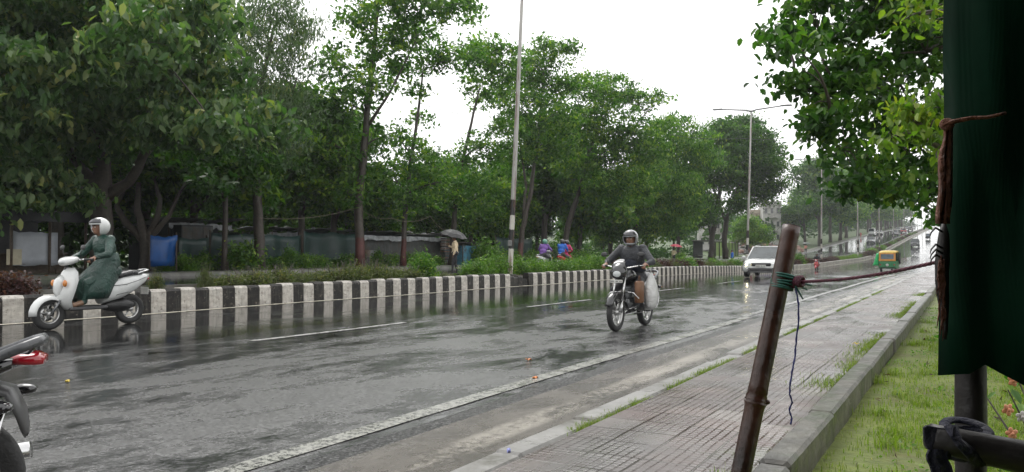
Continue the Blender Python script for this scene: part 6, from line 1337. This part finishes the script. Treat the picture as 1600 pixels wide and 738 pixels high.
cloth([[Vector((1.9, y, z)) - O for y in (-1.6, -.4, .6, 1.15)] for z in (0, 1.2, 2.35)], 'tarp_green', 'added_shade_end')  # unseen end wall, added to block light from that side
for x, y in ((-1.1, 1.25), (-1.1, -1.6), (1.88, -1.58), (1.86, 1.14)):
    m = MB(); m.tube([Vector((x, y, -.1)) - O, Vector((x, y, 2.4)) - O], .028, 10); m.build('post', 'bamboo_dark', t)
# rust brown cloth strip tied round the post and hanging
c0 = P(1480, 190, 1.44)
t = thing('cloth_strip', 'rust brown cloth strip tied round the stall corner and hanging down', 'cloth', c0)
rows = []; R = random.Random(12)
for i in range(16):
    f = i / 15; y = 190 + 160 * f; L_p = 1476 - 10 * f + 1.5 * math.sin(i * .8); R_p = 1488 - 3 * f; rows.append([P(L_p + (R_p - L_p) * j / 6, y, 1.43 + .008 * math.sin(j * 2.1 + i * .2)) - c0 for j in range(7)])
m = MB(); m.loft(rows, caps=False, closed=False); q = m.build('hanging_end', 'cloth_rust', t); q.modifiers.new('thickness', 'SOLIDIFY').thickness = .004
m = MB(); m.tube([P(1476, 196, 1.42) - c0, P(1490, 190, 1.41) - c0, P(1520, 184, 1.40) - c0, P(1545, 183, 1.39) - c0, P(1575, 176, 1.37) - c0], [.007, .009, .007, .006, .005], 8, flat=.5); m.build('tied_band', 'cloth_rust', t)
m = MB(); m.ell(P(1482, 194, 1.42) - c0, (.013, .012, .012)); m.build('knot', 'cloth_rust', t)
# dry frayed strip below it: dark core with red brown shreds
c0 = P(1472, 352, 1.45); t = thing('dry_garland', 'dried dark garland with frayed red brown strands hanging along the stall edge', 'garland', c0); m = MB(); R = random.Random(14)
m.tube([P(1473 + 2 * math.sin(y * .04), y, 1.45) - c0 for y in range(350, 531, 15)], [.004, .009, .011, .012, .013, .012, .012, .011, .010, .008, .006, .005, .003], 7); m.build('stem', 'bamboo_dark', t)
m = MB()
for i in range(60):
    y = R.uniform(395, 500); x = 1472 + R.uniform(-6, 4); m.tube([P(x, y, 1.435) - c0, P(x - R.uniform(-2, 4), y + 12, 1.43) - c0, P(x - R.uniform(-3, 5), y + R.uniform(20, 34), 1.435) - c0], [.0016, .0014, .0005], 4)
m.build('frayed_strands', 'cloth_rust', t)
m = MB()
for y0 in (362, 388, 396, 404):
    m.tube([P(1472, y0, 1.44) - c0, P(1462, y0 - 6, 1.43) - c0, P(1455, y0 + 2, 1.43) - c0, P(1453, y0 + 9, 1.43) - c0], [.0022, .002, .0015, .0006], 5)
m.build('curled_tendril', 'bamboo_dark', t)
# navy rag knotted round post and rail
c0 = P(1500, 690, 1.42); t = thing('knotted_rag', 'navy rag knotted round the stall post and rail, loose end hanging', 'rag', c0); m = MB(); R = random.Random(15)
for k in range(5):
    yy = 668 + k * 12; m.tube([P(1506, yy, 1.455) - c0 + Vector((.036 * math.cos(q), .036 * math.sin(q), .008 * math.sin(q + k))) for q in [2 * math.pi * j / 18 for j in range(19)]], .010, 7, flat=.6)
for k in range(4): m.tube([P(1478 + 2 * k, 664, 1.38) - c0, P(1494, 690, 1.36) - c0, P(1520 + 4 * k, 720, 1.38) - c0], .010, 7, flat=.6)
m.build('wrapping', 'cloth_navy', t)
m = MB(); rows = []
for i in range(9):
    f = i / 8; rows.append([P(1446 + 22 * f * 0 + j * 7 - 4 * math.sin(i * 1.2), 700 + f * 70, 1.385 + .006 * math.sin(j * 2)) - c0 for j in range(6)])
m.loft(rows, caps=False, closed=False); q = m.build('loose_end', 'cloth_navy', t); q.modifiers.new('thickness', 'SOLIDIFY').thickness = .004
m = MB(); m.loft([[P(x + j * 0, y, 1.385 + .005 * math.sin(j * 3)) - c0 for j, y in enumerate(ys)] for x, ys in ((1441, (668, 676, 682, 690)), (1446, (664, 674, 686, 700)), (1456, (666, 676, 690, 712)), (1468, (668, 680, 695, 715)), (1482, (668, 680, 696, 716)))], caps=False, closed=False); q = m.build('torn_end', 'cloth_navy', t); q.modifiers.new('thickness', 'SOLIDIFY').thickness = .006
# flowering plant beyond the stall
mat('petal_peach', (.60, .26, .14), .5, var=.2); mat('petal_white', (.55, .52, .5), .5, var=.1)
pf = P(1690, 700, 2.5); pf.z = 0.0
t = thing('flowering_plant', 'leafy plant with peach and white blossoms showing under the tarpaulin', 'plant', pf); R = random.Random(21); m = MB(); L_ = []
for i in range(16):
    a = R.uniform(0, 6.28); e = Vector((.28 * math.cos(a) - .04, .30 * math.sin(a), R.uniform(.45, .95))); m.tube([(0, 0, 0), tuple(e * .5 + Vector((0, 0, .15))), tuple(e)], [.006, .005, .002], 5)
    for k in range(16): f = R.uniform(.35, 1.05); L_.append(tuple(e * f + Vector((R.gauss(0, .06), R.gauss(0, .06), .1 * f + R.gauss(0, .05)))))
m.build('stems', 'bark', t); link('foliage', leaf_mesh('foliage', np.array(L_), .065, .38, 'leaf_mid', 9, .3, None, True), t)
for i, (px, py, Z_, mm) in enumerate(((1580, 594, 2.1, 'petal_peach'), (1571, 639, 2.1, 'petal_peach'), (1530, 632, 2.15, 'petal_white'), (1576, 676, 2.1, 'petal_peach'), (1592, 650, 2.2, 'petal_white'))):
    c = P(px, py, Z_) - pf; m = MB()
    for k in range(5): a = k * 1.2566 + i; m.ell(c + Vector((.008 * math.cos(a), -.003 * (k % 2), .008 * math.sin(a))), (.010, .002, .007), 0, Matrix.Rotation(-a, 3, 'Y'), 8, 5)
    m.ell(c + Vector((0, -.006, 0)), (.005, .004, .005), 0, None, 6, 5); m.build('blossom', mm, t)
# ------------------------------------------------------------ damp air
hz = MB(); hz.box((150, 480, 24), (1500, 1300, 60)); o = hz.build('haze', 'concrete')
hm = bpy.data.materials.new('haze_air'); hm.use_nodes = True; N, L = hm.node_tree.nodes, hm.node_tree.links; N.remove(N['Principled BSDF'])
pv = N.new('ShaderNodeVolumePrincipled'); pv.inputs['Density'].default_value = .0004; pv.inputs['Color'].default_value = (.9, .93, .95, 1); pv.inputs['Anisotropy'].default_value = .3; L.new(pv.outputs[0], N['Material Output'].inputs['Volume'])
o.data.materials.clear(); o.data.materials.append(hm); kind(o, 'stuff'); hm.cycles.homogeneous_volume = True if hasattr(hm.cycles, 'homogeneous_volume') else None
